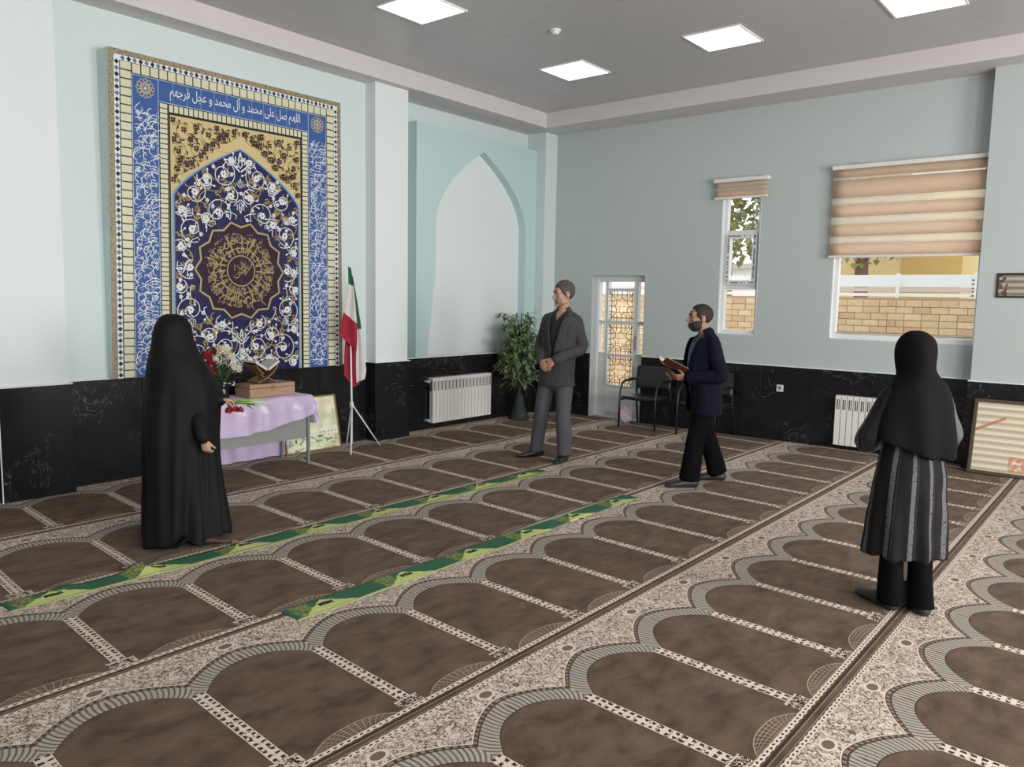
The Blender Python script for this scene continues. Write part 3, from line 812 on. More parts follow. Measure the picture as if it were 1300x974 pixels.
for (vx, vy_, r, tn, a0, dr) in vines:
    for s_ in (1, -1):
        cx = mx + s_ * vx; cy = vy_ * sc_y; A = a0 if s_ == 1 else math.pi - a0; D = dr * s_
        sp = spiral(cx, cy, r, tn, A, D, 40); chain(sp, wv_, .0075)
        flower(cx, cy, .036)
        for i in range(3, 38, 5):
            x, y = sp[i]; aa = math.atan2(sp[i + 1][1] - sp[i - 1][1], sp[i + 1][0] - sp[i - 1][0]) + (1.0 if (i // 5) % 2 else -1.0)
            q = (x + .045 * math.cos(aa), y + .045 * math.sin(aa))
            chain([(x, y), ((x + q[0]) / 2, (y + q[1]) / 2), q], wv_, .006)
            (bud if i % 2 else lambda *z: flower(z[0], z[1], .021, 5))(q[0], q[1], .019, aa)
        sp2 = spiral(cx + s_ * .05, cy + .07, r * 1.25, tn * .8, A + 2.0, -D, 34); chain(sp2, gv_, .009)
        for i in range(4, 32, 7):
            x, y = sp2[i]; aa = math.atan2(sp2[i + 1][1] - sp2[i - 1][1], sp2[i + 1][0] - sp2[i - 1][0])
            chain([(x, y), (x + .03 * math.cos(aa + .9), y + .03 * math.sin(aa + .9)), (x + .055 * math.cos(aa + .3), y + .055 * math.sin(aa + .3))], gv_, .013)
            chain([(x, y), (x + .03 * math.cos(aa - .9), y + .03 * math.sin(aa - .9)), (x + .05 * math.cos(aa - .2), y + .05 * math.sin(aa - .2))], gv_, .012)
for yy, r, a in ((y_ap - .15, .105, math.pi / 2), (MCY + MR + .17, .075, -math.pi / 2), (MCY - MR - .2, .085, math.pi / 2), (.16, .07, math.pi / 2), (MCY - MR - .42, .06, math.pi / 2), (MCY + MR + .36, .05, math.pi / 2)): palmette(mx, yy, r, a)
for s_ in (1, -1):
    for x, y, a in ((.60, MCY, 0), (.52, MCY + .52, .8), (.50, MCY - .5, -.8), (.34, y_sp + .12, 1.0), (.33, .1, .6)): palmette(mx + s_ * x, y, .055, a if s_ == 1 else math.pi - a)
    for k in range(7):
        a = math.pi * (-.5 + (k + .5) / 7)
        chain([(MCX + s_ * (MR + q) * math.cos(a + .15 * math.sin(q * 30)), MCY + (MR + q) * math.sin(a + .15 * math.sin(q * 30))) for q in (.03, .06, .09, .12)], wv_, .007)
        bud(MCX + s_ * (MR + .135) * math.cos(a), MCY + (MR + .135) * math.sin(a), .021, a if s_ == 1 else math.pi - a)
wv_.out('white_vines', M_T['white']); gv_.out('ochre_vines', M_T['ochre']); fl_.out('white_blossoms', M_T['white'])
# spandrel arabesques
sb = PB(.0035)
def ok2(x, y, m=.0):
    if not (fx0 + .03 < x < fx1 - .03 and y_sp - .12 < y < fy1 - .03): return False
    if y < y_sp: return False
    if y > y_ap + .03: return True
    return abs(x - mx) > arch_half(max(0, min(1, (y - y_sp) / (y_ap - y_sp)))) + .018 + m
def chain2(pts, w):
    run = []
    for p in pts + [(-9, -9)]:
        if ok2(*p): run.append(p)
        else:
            if len(run) > 2: sb.rib(run, w)
            run = []
for (vx, dy, r) in ((.14, .10, .10), (.33, .13, .13), (.57, .12, .13), (.45, .27, .10), (.62, .32, .09), (.63, .48, .07), (.24, .055, .06), (.54, .43, .07), (.44, .08, .07), (.66, .22, .06), (.22, .15, .06), (.35, .26, .06), (.67, .05, .06), (.06, .06, .05), (.67, .58, .05), (.60, .40, .05), (.50, .20, .06), (.17, .13, .06), (.28, .21, .06), (.40, .33, .06), (.49, .41, .06)):
    for s_ in (1, -1):
        cx, cy = mx + s_ * vx, fy1 - dy
        sp = spiral(cx, cy, r, 1.5, .7 if s_ == 1 else math.pi - .7, s_, 30); chain2(sp, .004)
        for i in range(2, 29, 5):
            x, y = sp[i]; aa = math.atan2(sp[min(29, i + 1)][1] - sp[i - 1][1], sp[min(29, i + 1)][0] - sp[i - 1][0]); sg_ = 1 if (i // 4) % 2 else -1
            chain2([(x, y), (x + .016 * math.cos(aa + sg_ * .9), y + .016 * math.sin(aa + sg_ * .9)), (x + .032 * math.cos(aa + sg_ * .4), y + .032 * math.sin(aa + sg_ * .4)), (x + .042 * math.cos(aa), y + .042 * math.sin(aa))], lambda t: .016 * (1 - abs(2 * t - .9)) + .003)
        if ok2(cx, cy, .02):
            for k in range(4): 
                a = k * math.pi / 2 + .785; sb.disc(cx + .017 * math.cos(a), cy + .017 * math.sin(a), .013, 6)
sb.out('spandrel_arabesques', M_T['brown'])
# medallion: sixteen-lobed zigzag frame, ring script
def star(ro, ri, n=14): return [((ro if k % 2 == 0 else ri) * math.cos(math.pi * k / n + math.pi / 2 + math.pi / n), (ro if k % 2 == 0 else ri) * math.sin(math.pi * k / n + math.pi / 2 + math.pi / n)) for k in range(2 * n)]
stp = [(MCX + x, MCY + y) for x, y in star(MR, MR * .895)]
pl = PB(.0065)
for k in range(28): pl.poly([(MCX, MCY), stp[k], stp[(k + 1) % 28]])
pl.out('medallion_ground', M_T['plum'], None)
md = PB(.008); md.rib(stp, .02, True)
circ = lambda r, n=48: [(MCX + r * math.cos(2 * math.pi * k / n), MCY + r * math.sin(2 * math.pi * k / n)) for k in range(n)]
md.rib(circ(.222), .008, True).rib(circ(.148), .011, True)
def pol(al_, ac, r0=.155): 
    a = math.pi / 2 - al_ / .3; r = r0 + ac; return (MCX + r * math.cos(a), MCY + r * math.sin(a))
rnd = random.Random(21)
script(md, pol, 2 * math.pi * .3 - .02, .215, rnd, .0085)
script(md, lambda a_, c_: pol(a_, c_, .26), 2 * math.pi * .3 - .02, .115, rnd, .008)
for k in range(22):
    a = 2 * math.pi * k / 22; md.rib([(MCX + .165 * math.cos(a), MCY + .165 * math.sin(a)), (MCX + .24 * math.cos(a + .03), MCY + .24 * math.sin(a + .03))], .009)
script(md, lambda a_, c_: (MCX - .085 + a_, MCY - .09 + c_ + .25 * a_), .17, .1, rnd, .007)
script(md, lambda a_, c_: (MCX - .08 + a_, MCY - .01 + c_ + .15 * a_), .15, .09, rnd, .007)
md.out('medallion_script', mat('glaze_dull_gold', srgb(178, 156, 108), var=.1, scale=30, **glz))
# fine tile joints over the field
tj = PB(.009)
for i in range(1, 9): tj.rib([(fx0, fy1 * i / 9), (fx1, fy1 * i / 9)], .0014)
for i in range(1, 6): tj.rib([(fx0 + FW * i / 6, 0), (fx0 + FW * i / 6, y_sp)], .0014)
tj.out('tile_joints', M_T['grey'])
# ================================================================== CEILING AND WALL THINGS
def emit(name, c, s):
    m = bpy.data.materials.new(name); m.use_nodes = True; t = m.node_tree; t.nodes.remove(t.nodes['Principled BSDF'])
    e = t.nodes.new('ShaderNodeEmission'); e.inputs[0].default_value = c; e.inputs[1].default_value = s
    t.links.new(e.outputs[0], t.nodes['Material Output'].inputs[0]); return m
M_LED = emit('led_diffuser', (.96, .97, 1, 1), 5.0)
M_LAMPF = mat('white_lamp_frame', (.8, .8, .82, 1), .4)
lamps = [((-5.37, 5.16), 'square white ceiling light panel above the tile mural wall, away from the corner'),
         ((-5.37, 7.56), 'square white ceiling light panel closest to the corner of the two walls'),
         ((-3.56, 7.51), 'square white ceiling light panel in front of the small window'),
         ((-1.79, 7.60), 'square white ceiling light panel in front of the big blind window')]
lf = MB(); a, b_ = .295, .275
for q in ((-a, a, -a, -b_), (-a, a, b_, a), (-a, -b_, -b_, b_), (b_, a, -b_, b_)): lf.box(q[0], q[1], q[2], q[3], -.014, 0)
lf_me = lf.mesh('frame', bevel=.002, mats=[M_LAMPF]); ld_me = MB().box(-b_, b_, -b_, b_, -.010, -.002).mesh('diffuser', mats=[M_LED])
for (x, y), lab in lamps:
    t = thing('ceiling_light', lab, 'ceiling light', (x, y, Z_CEIL), 0, 'ceiling light panels')
    child('frame', lf_me, t); child('diffuser', ld_me, t)
sd = onZ(705, 41, Z_CEIL - .02)
t = thing('smoke_detector', 'small round white smoke detector on the ceiling', 'smoke detector', (sd.x, sd.y, Z_CEIL))
MB().lathe([(.055, 0), (.055, -.012), (.045, -.02)]).build('base', M_LAMPF, t, smooth=False)
MB().lathe([(.038, -.02), (.036, -.034), (.02, -.042)]).build('sensor_head', M_LAMPF, t)
MB().box(-.02, .02, -.003, .003, -.0435, -.041).build('slot', mat('dark_slot', (.1, .1, .1, 1)), t)
# ---- zebra roller blinds
def fabric(name, c, tr, alpha=1.0):
    m = bpy.data.materials.new(name); m.use_nodes = True; t = m.node_tree; t.nodes.remove(t.nodes['Principled BSDF'])
    co = t.nodes.new('ShaderNodeTexCoord'); nz = t.nodes.new('ShaderNodeTexNoise'); nz.inputs['Scale'].default_value = 60
    mp = t.nodes.new('ShaderNodeMapping'); mp.inputs['Scale'].default_value = (.15, 1, 3)
    t.links.new(co.outputs['Object'], mp.inputs[0]); t.links.new(mp.outputs[0], nz.inputs['Vector'])
    mx_ = t.nodes.new('ShaderNodeMix'); mx_.data_type = 'RGBA'; mx_.inputs[6].default_value = tuple(q * .86 for q in c[:3]) + (1,); mx_.inputs[7].default_value = tuple(min(1, q * 1.1) for q in c[:3]) + (1,)
    t.links.new(nz.outputs['Fac'], mx_.inputs[0])
    d = t.nodes.new('ShaderNodeBsdfDiffuse'); l = t.nodes.new('ShaderNodeBsdfTranslucent'); k = t.nodes.new('ShaderNodeMixShader'); k.inputs[0].default_value = tr
    t.links.new(mx_.outputs[2], d.inputs[0]); t.links.new(mx_.outputs[2], l.inputs[0])
    t.links.new(d.outputs[0], k.inputs[1]); t.links.new(l.outputs[0], k.inputs[2]); out = k
    if alpha < 1:
        a_ = t.nodes.new('ShaderNodeBsdfTransparent'); j = t.nodes.new('ShaderNodeMixShader'); j.inputs[0].default_value = alpha
        t.links.new(a_.outputs[0], j.inputs[1]); t.links.new(k.outputs[0], j.inputs[2]); out = j
    t.links.new(out.outputs[0], t.nodes['Material Output'].inputs[0]); return m
M_OPQ = fabric('tan_blind_fabric', (.86, .72, .60, 1), .62)
M_SHEER = fabric('sheer_blind_fabric', (.93, .84, .74, 1), .65, .55)
M_CASS = mat('blind_cassette_white', (.75, .73, .70, 1), .35)
def blind(label, x0, x1, z_top, bands, brackets):
    y = YB - .075; t = thing('roller_blind', label, 'blind', ((x0 + x1) / 2, YB, z_top), 0, 'zebra roller blinds')
    MB().box(x0, x1, YB - .11, YB - .02, z_top - .05, z_top).build('cassette', M_CASS, t, world=True, bevel=.012, seg=2)
    for bx in brackets: MB().box(bx - .025, bx + .025, YB - .05, YB, z_top, z_top + .012).build('bracket', mat('dark_bracket', (.05, .05, .05, 1)), t, world=True)
    z = z_top - .05
    for k, (h_, kind) in enumerate(bands):
        off = .0 if kind == 'o' else .004
        b = MB(); b.grid(lambda i, j, z=z, h_=h_, off=off: (x0 + .015 + (x1 - x0 - .03) * i, y + off + .002 * math.sin(i * 9 + k), z - h_ * j), 12, 2)
        b.build('opaque_band' if kind == 'o' else 'sheer_band', M_OPQ if kind == 'o' else M_SHEER, t, world=True, solid=.0012, smooth=True); z -= h_
    MB().box(x0 + .01, x1 - .01, y - .012, y + .014, z - .028, z).build('bottom_rail', M_CASS, t, world=True, bevel=.005)
    return t, z
bt = onY(1054.5, 211.3, YB - .1); bz = bt.z
blind('wide tan zebra blind half lowered over the big window', onY(1054, 260, YB - .09).x, -1.475, bz, [(.085, 'o'), (.03, 's'), (.20, 'o'), (.08, 's'), (.135, 'o'), (.085, 's'), (.135, 'o'), (.08, 's'), (.135, 'o')], (-2.85, -1.62))
bs = onY(906, 228, YB - .1)
blind('short narrow zebra blind rolled up above the small window', bs.x, onY(976, 222, YB - .1).x, bs.z, [(.06, 'o'), (.04, 's'), (.075, 'o')], (-4.44, -3.95))
bl = MB().tube([(-1.49, YB - .1, bz - .06), (-1.487, YB - .1, 2.2), (-1.488, YB - .1, 1.35)], .004, 6)
t_b = [o for o in COL.objects if o.name.startswith('roller_blind')][0]
bl.build('bead_chain', M_CASS, t_b, world=True)
# ---- socket
sk = onY(990, 493, YB - .03)
t = thing('wall_socket', 'small white wall socket on the black marble dado', 'socket', (sk.x, YB - .022, sk.z))
MB().box(-.042, .042, -.012, 0, -.042, .042).build('plate', M_UPVC, t, bevel=.004)
MB().lathe([(.024, 0), (.024, .004)], 16).build('socket_face', mat('socket_grey', (.25, .25, .26, 1)), t).rotation_euler = (math.pi / 2, 0, 0)
t.children[-1].location = (0, -.0122, .004)
# ---- radiators
M_RAD = mat('radiator_enamel', (.80, .78, .75, 1), .35, var=.03)
M_SLOT_SHADE = mat('radiator_slot_shade', (.12, .12, .12, 1), .6)
M_CHROME = mat('chrome', (.7, .7, .7, 1), .2, .95)
sec = MB().box(-.030, .030, -.006, 0, 0, .415).box(-.030, .030, -.006, .0, .535, .58).box(-.030, -.018, -.006, 0, .415, .535).box(.018, .030, -.006, 0, .415, .535).box(-.004, .004, 0, .075, .02, .56).box(-.030, .030, 0, .08, .56, .58).box(-.02, .02, .03, .06, 0, .05)
sec_me = sec.mesh('section', mats=[M_RAD])
def radiator(label, loc, rz, n, valves):
    t = thing('radiator', label, 'radiator', loc, rz); L = n * .067
    for i in range(n): child('section', sec_me, t, (-L / 2 + .0335 + i * .067, 0, 0))
    MB().box(-L / 2 + .01, L / 2 - .01, .02, .06, .41, .53).build('slot_shade', M_SLOT_SHADE, t)  # dark block behind the top slots, its colour stands in for their shade
    for sx, z in valves:
        x = sx * L / 2
        MB().tube([(x, .04, z), (x + sx * .05, .04, z), (x + sx * .07, .06, z), (x + sx * .07, .097, z)], .012, 8).build('valve', M_CHROME, t, smooth=True)
        MB().tube([(x + sx * .05, .0, z), (x + sx * .05, .05, z)], .017, 10).build('valve_cap', M_UPVC, t)
    return t
ra = onX(549, 483, XA + .11); rb_ = onX(622, 478, XA + .11)
nr = round((rb_.y - ra.y) / .067)
radiator('white panel radiator under the arched niche on the mural wall', (XA + .12, (ra.y + rb_.y) / 2, .085), math.radians(90), nr, [(-1, .54), (-1, .04)])
r2 = onY(1060, 530, YB - .11)
radiator('white radiator on the back wall behind the woman in the striped coat', (r2.x + .5, YB - .122, .06), 0, 15, [(1, .05), (1, .54)])
# ---- frames
def scroll_mat():
    n = NT('lined_scroll_sheet'); co = n.coord('Object'); x, y, z = n.xyz(co)
    nz = n.noise(n.scaled(co, (1.2, 1, 20)), 4, 3)
    s_ = ((z * 2 * math.pi / .068).sin() * .5 + .5); line = (z * 2 * math.pi / .068 + .6).sin().gt(.88)
    c = n.mix(srgb(190, 176, 152), srgb(226, 216, 192), s_ * .7 + nz * .4)
    c = n.mix(c, srgb(150, 136, 120), ((z * 2 * math.pi / .068 + 3.2).sin().gt(.55)) * n.noise(n.scaled(co, (14, 1, 60)), 3, 2).gt(.5) * .55)
    c = n.mix(c, srgb(236, 226, 205), line)
    d = (z - (.50 + (x + .40) * .55)).abs().lt(.016) * x.lt(-.24)
    c = n.mix(c, srgb(182, 108, 80), d * .8)
    seal = ((x + .1).abs().lt(.075) * (z - .13).abs().lt(.075)) * n.noise(co, 38, 2).gt(.48)
    n.base(n.mix(c, srgb(205, 118, 84), seal * .75)); return n.done(.35)
def framed(name, label, cat, loc, rz, w, h, lean, fw, m_frame, m_sheet, depth=.025):
    """picture standing at loc (bottom centre), facing local -Y, leaning back by `lean` rad"""
    t = thing(name, label, cat, loc, rz)
    R = Matrix.Rotation(-lean, 3, 'X'); 
    def tr(b): b.v = [tuple(R @ Vector(p)) for p in b.v]; return b
    f = MB(); hw_ = w / 2
    for q in ((-hw_, -hw_ + fw, 0, h), (hw_ - fw, hw_, 0, h), (-hw_ + fw, hw_ - fw, 0, fw), (-hw_ + fw, hw_ - fw, h - fw, h)): f.box(q[0], q[1], -depth, 0, q[2], q[3])
    f2 = tr(f); f2.build('frame', m_frame, t, bevel=.004)
    s_ = MB().box(-hw_ + fw * .9, hw_ - fw * .9, -depth * .55, -.002, fw * .9, h - fw * .9)
    so = s_.build('sheet', m_sheet, t); so.rotation_euler = (-lean, 0, 0)
    return t
M_BRONZE = mat('bronze_frame', (.10, .075, .05, 1), .4, .3, var=.3, scale=60)
flx = onZ(1226, 600).x
framed('framed_scroll', 'large framed sheet of lined script leaning on the pilaster', 'picture frame', (flx + .53, 9.135, .001), 0, 1.06, .77, .235, .035, M_BRONZE, scroll_mat())
def lines_mat():
    n = NT('small_lined_print'); co = n.coord('Object'); x, y, z = n.xyz(co)
    s_ = (z * 2 * math.pi / .062 + 1).sin()
    c = n.mix(srgb(122, 110, 100), srgb(186, 176, 162), (s_ * .5 + .5) + (n.noise(co, 40, 2) - .5) * .4)
    n.base(n.mix(c, srgb(84, 74, 66), x.lt(-.165) * n.noise(co, 30, 1).gt(.5))); return n.done(.3)
wp = onY(1264, 378, 9.345); wp2 = onY(1265, 347, 9.345)
framed('wall_picture', 'small dark framed print hung on the pilaster wall', 'picture frame', (wp.x + .26, 9.349, wp.z), 0, .52, wp2.z - wp.z, 0, .018, mat('dark_wood_frame', (.03, .022, .02, 1), .35), lines_mat(), .02)
def map_mat():
    n = NT('green_cream_chart'); co = n.coord('Object'); x, y, z = n.xyz(co)
    q = n.noise(co, 7, 4); p = n.noise(n.scaled(co, (1, 1, 2)), 12, 3)
    c = n.mix(srgb(232, 232, 208), srgb(196, 206, 164), ((q - .42) * 5).clamp())
    c = n.mix(c, srgb(128, 158, 120), p.gt(.58) * z.lt(.17))
    c = n.mix(c, srgb(222, 190, 168), (n.noise(co, 5, 2).gt(.6)) * .5)
    c = n.mix(c, srgb(70, 80, 70), ((z - .2).abs().lt(.006) + (z - .13).abs().lt(.004)).min(1.0) * n.noise(n.scaled(co, (1, 1, .2)), 60, 1).gt(.55))
    c = n.mix(c, srgb(60, 70, 60), ((x - .1).abs().lt(.03) * (z - .155).abs().lt(.008)).max((x + .22).abs().lt(.01) * (z - .13).abs().lt(.02)))
    n.base(c); return n.done(.25)
f0, f1 = onZ(357, 579), onZ(428, 567)
framed('framed_chart', 'gold framed green and cream chart leaning on the dado beside the table', 'picture frame', (-7.0, (f0.y + f1.y) / 2 + .02, .001), math.radians(90), .72, .60, .20, .018, mat('gold_frame', (.32, .21, .10, 1), .4, .4), map_mat())

# ================================================================== TABLE GROUP
TX0, TX1, TY0, TY1, TZ = -6.985, -6.50, 3.66, 4.745, .70
t = thing('side_table', 'grey metal desk with modesty panel under the lilac cloth', 'table', ((TX0 + TX1) / 2, (TY0 + TY1) / 2, 0))
M_GREY = mat('grey_steel', (.235, .24, .24, 1), .4, .2, var=.04)
for x in (TX0 + .02, TX1 - .02):
    for y in (TY0 + .02, TY1 - .02): MB().box(x - .014, x + .014, y - .014, y + .014, 0, TZ - .02).build('leg', M_GREY, t, world=True, bevel=.003)
MB().box(TX0, TX1, TY0, TY1, TZ - .025, TZ).build('tabletop', mat('grey_laminate', (.4, .4, .4, 1), .4), t, world=True, bevel=.004)
MB().box(TX1 - .045, TX1 - .03, TY0 + .034, TY1 - .034, .27, TZ - .025).build('modesty_panel', mat('grey_panel', (.27, .27, .26, 1), .5, var=.03), t, world=True)
for y in (TY0 + .02, TY1 - .02): MB().box(TX0 + .034, TX1 - .034, y - .01, y + .01, TZ - .07, TZ - .03).build('side_rail', M_GREY, t, world=True)
# satin cloth
def satin():
    n = NT('lilac_satin'); co = n.coord('Object'); q = n.noise(co, 6, 3)
    n.base(n.mix(srgb(176, 158, 196), srgb(212, 198, 226), q)); n.bump(n.noise(n.scaled(co, (1, 1, .3)), 18, 3), .35, .02)
    return n.done(.33, spec=.6, Sheen_Weight=.3)
cl = MB(); hx, hy = (TX1 - TX0) / 2 + .008, (TY1 - TY0) / 2 + .008; cxm, cym = (TX0 + TX1) / 2, (TY0 + TY1) / 2
of, ob, ol, orr = .265, .695, .16, .29
def cloth(i, j):
    p = -hx - ob + (2 * hx + ob + of) * i; q = -hy - ol + (2 * hy + ol + orr) * j
    ex = max(0, p - hx) or min(0, p + hx); ey = max(0, q - hy) or min(0, q + hy)
    if ex > 0: ex *= 1 + .16 * math.sin(q * 3.3 + 2.2) - .12 * (q / hy)
    d = math.hypot(ex, ey) if (ex and ey) else abs(ex) + abs(ey)
    if ex < 0 and ey == 0: d = min(d, TZ - .012)
    d = min(d, TZ - .012)
    cx = max(-hx, min(hx, p)); cy = max(-hy, min(hy, q)); s_ = math.sin
    fold = .014 * s_(q * 17 + 1.3 * s_(q * 5)) + .010 * s_(q * 31 + 1)
    foldx = .012 * s_(p * 24)
    nx = ny = 0.0
    if ex: nx = math.copysign(.006 + min(1, d / .12) * (.018 + fold) , ex)
    if ey: ny = math.copysign(.006 + min(1, d / .12) * (.022 + foldx), ey)
    if ex and ey:
        k = min(abs(ex), abs(ey)) * .3; nx += math.copysign(k * .5, ex) if ex > 0 else 0; ny += math.copysign(k, ey)
    if ex < 0: nx = max(nx, -.06)
    zz = TZ + .004 + .0015 * s_(p * 23) * s_(q * 19) - d
    return (cxm + cx + nx, cym + cy + ny, max(.012, zz))
cl.grid(cloth, 70, 110)
o = cl.build('table_cloth', satin(), smooth=True); tag(o, 'lilac satin cloth draped over the grey table', 'tablecloth')
# wooden box
ba, bb = onZ(319, 502.5, TZ + .012), onZ(374.5, 500, TZ + .012)
def wood(name, c1, c2):
    n = NT(name); co = n.coord('Object'); q = n.noise(n.scaled(co, (4, .7, 9)), 6, 4, .6)
    n.base(n.mix(c1, c2, q)); return n.done(.5)
M_WOOD = wood('light_brown_wood', srgb(136, 104, 86), srgb(190, 158, 134))
bx1 = -6.60; bx0 = -6.86; by0, by1 = onX(317, 480, bx1).y, onX(374.5, 490, bx1).y; bz0 = TZ + .009; bh = .125
t = thing('wooden_box', 'flat light brown wooden box on the lilac cloth', 'box', ((bx0 + bx1) / 2, (by0 + by1) / 2, bz0))
MB().box(bx0, bx1, by0, by1, bz0, bz0 + .085).build('body', M_WOOD, t, world=True, bevel=.004)
MB().box(bx0, bx1, by0, by1, bz0 + .087, bz0 + bh).build('lid', M_WOOD, t, world=True, bevel=.004)
MB().box(bx1 - .001, bx1 + .005, (by0 + by1) / 2 - .02, (by0 + by1) / 2 + .02, bz0 + .07, bz0 + .105).build('clasp', mat('brass', (.4, .28, .12, 1), .4, .8), t, world=True)
for q in (.2, .8):
    yy = by0 + (by1 - by0) * q; MB().box(bx1 - .001, bx1 + .004, yy - .012, yy + .012, bz0 + .078, bz0 + .095).build('hinge', mat('brass', (.4, .28, .12, 1), .4, .8), t, world=True)
# folding book stand with open book
zb = bz0 + bh + .002; yc = (by0 + by1) / 2 - .035; xc = (bx0 + bx1) / 2
t = thing('book_stand', 'carved wooden folding book stand on top of the wooden box', 'book stand', (xc, yc, zb))
M_STAND = wood('stand_wood', srgb(104, 72, 48), srgb(160, 122, 88))
def board(s_):
    b = MB()
    for k in range(8):
        t0, t1 = k / 8, (k + 1) / 8
        def P(t_): return (s_ * (-.105 + .225 * t_ + .012 * math.sin(t_ * math.pi)), .012 + .165 * t_ - .028 * math.sin(t_ * math.pi))
        (ya, za), (yb2, zb2) = P(t0), P(t1)
        for xa, xb in (((-.1, -.045), (.045, .1)) if (k in (3, 4) and s_ > 0) else ((-.045, .045),) if (k in (3, 4)) else ((-.1, .1),)):
            b.bar((( xa + xb) / 2, ya, za), ((xa + xb) / 2, yb2, zb2), xb - xa, .011, up=(0, -s_ * .6, .8))
    return b
for s_ in (1, -1): board(s_).build('board', M_STAND, t)
t = thing('open_book', 'open book with pale pages lying on the folding book stand', 'book', (xc, yc, zb + .085))
M_PAGE = mat('book_pages', (.62, .60, .58, 1), .6, var=.05)
for s_ in (1, -1):
    R = Matrix.Rotation(s_ * math.radians(33), 3, 'X')
    c = Vector((0, s_ * .012, .03)) + R @ Vector((0, s_ * .078, .016))
    pg = MB().obox(c, (.205, .145, .022), R).build('pages', M_PAGE, t)
    MB().obox(Vector((0, s_ * .012, .03)) + R @ Vector((0, s_ * .078, .0025)), (.215, .152, .004), R).build('cover', mat('brown_cover', (.09, .045, .03, 1), .5), t)
# flower arrangement
rnd = random.Random(9)
M_RED = mat('dark_red_petals', srgb(140, 22, 38), .6, var=.35, scale=40); M_WHT = mat('cream_petals', srgb(222, 216, 190), .6, var=.1)
M_LEAF = mat('leaf_green', srgb(58, 78, 52), .5, var=.45, scale=9); M_STEM = mat('stem_green', srgb(88, 122, 58), .5, var=.3)
def bloom(c, r, rnd, n=38):
    b = MB(); c = Vector(c)
    for k in range(n):
        ph = math.acos(1 - 1.7 * (k + .5) / n); a = k * 2.39996; d = Vector((math.sin(ph) * math.cos(a), math.sin(ph) * math.sin(a), math.cos(ph)))
        u_ = d.cross(Vector((0, 0, 1))) if abs(d.z) < .95 else Vector((1, 0, 0)); u_.normalize(); w_ = d.cross(u_)
        R = r * rnd.uniform(.85, 1.1); s_ = r * .30
        b.add([c + d * R * .35, c + d * R * .8 + u_ * s_, c + d * R * 1.05 + w_ * s_ * .2, c + d * R * .8 - u_ * s_, c + d * R * .75 + w_ * s_ * .9], [(0, 1, 4), (1, 2, 4), (2, 3, 4), (3, 0, 4)])
    b.ell(c, (r * .55,) * 3, nu=8, nv=6)
    return b
def leaf(b, p, d, L, w, rnd):
    d = Vector(d).normalized(); s_ = d.cross(Vector((0, 0, 1))); 
    if s_.length < .05: s_ = Vector((1, 0, 0))
    s_.normalize(); n_ = s_.cross(d); p = Vector(p)
    b.add([p, p + d * L * .35 + s_ * w + n_ * .004, p + d * L * .75 + s_ * w * .6 - n_ * L * .05, p + d * L - n_ * L * .16, p + d * L * .75 - s_ * w * .6 - n_ * L * .05, p + d * L * .35 - s_ * w + n_ * .004, p + d * L * .5 - n_ * L * .03], [(0, 1, 6), (1, 2, 6), (2, 3, 6), (3, 4, 6), (4, 5, 6), (5, 0, 6)])
fb = onX(283, 494, -6.80)
t = thing('flower_arrangement', 'vase of dark red and cream flowers on the lilac cloth', 'flowers', (fb.x, fb.y, TZ + .009))
MB().lathe([(.05, 0), (.062, .01), (.05, .06), (.042, .11), (.055, .145), (.05, .145), (.036, .11), (.03, .02)], 18).build('vase', mat('black_glaze', (.012, .012, .014, 1), .2), t, smooth=True)
heads = [((262, 452), .058, 0), ((268, 460), .05, 0), ((266, 470), .045, 0), ((274, 474), .052, 0), ((271, 447), .035, 0), ((283, 445), .062, 1), ((292, 453), .05, 1), ((300, 468), .058, 1), ((274, 456), .032, 1), ((295, 466), .045, 1)]
fol = MB()
for (p, r, k) in heads:
    c = onX(*p, fb.x + rnd.uniform(-.05, .08)); bloom(c, r, rnd).build('bloom', M_WHT if k else M_RED, t, world=True)
    MB().tube([Vector((fb.x, fb.y, TZ + .12)), (Vector((fb.x, fb.y, TZ + .2)) + c) / 2, c], .004, 6).build('stem', M_STEM, t, world=True)
for k in range(120):
    c = onX(rnd.gauss(285, 10), rnd.uniform(466, 493), fb.x + rnd.uniform(-.09, .12)); d = (c - Vector((fb.x, fb.y, TZ + .12))); leaf(fol, c - d.normalized() * .04, d + Vector((rnd.uniform(-.1, .1), rnd.uniform(-.1, .1), rnd.uniform(-.02, .1))), rnd.uniform(.05, .09), rnd.uniform(.012, .022), rnd)
fol.build('foliage', M_LEAF, t, world=True, kind='stuff')
rbn = onX(291, 487, fb.x + .06)
MB().tube([rbn + Vector((0, -.06, .01)), rbn, rbn + Vector((.01, .04, -.02)), rbn + Vector((0, .05, .015))], .007, 6).build('ribbon', mat('white_ribbon', (.7, .7, .7, 1)), t, world=True, smooth=True)

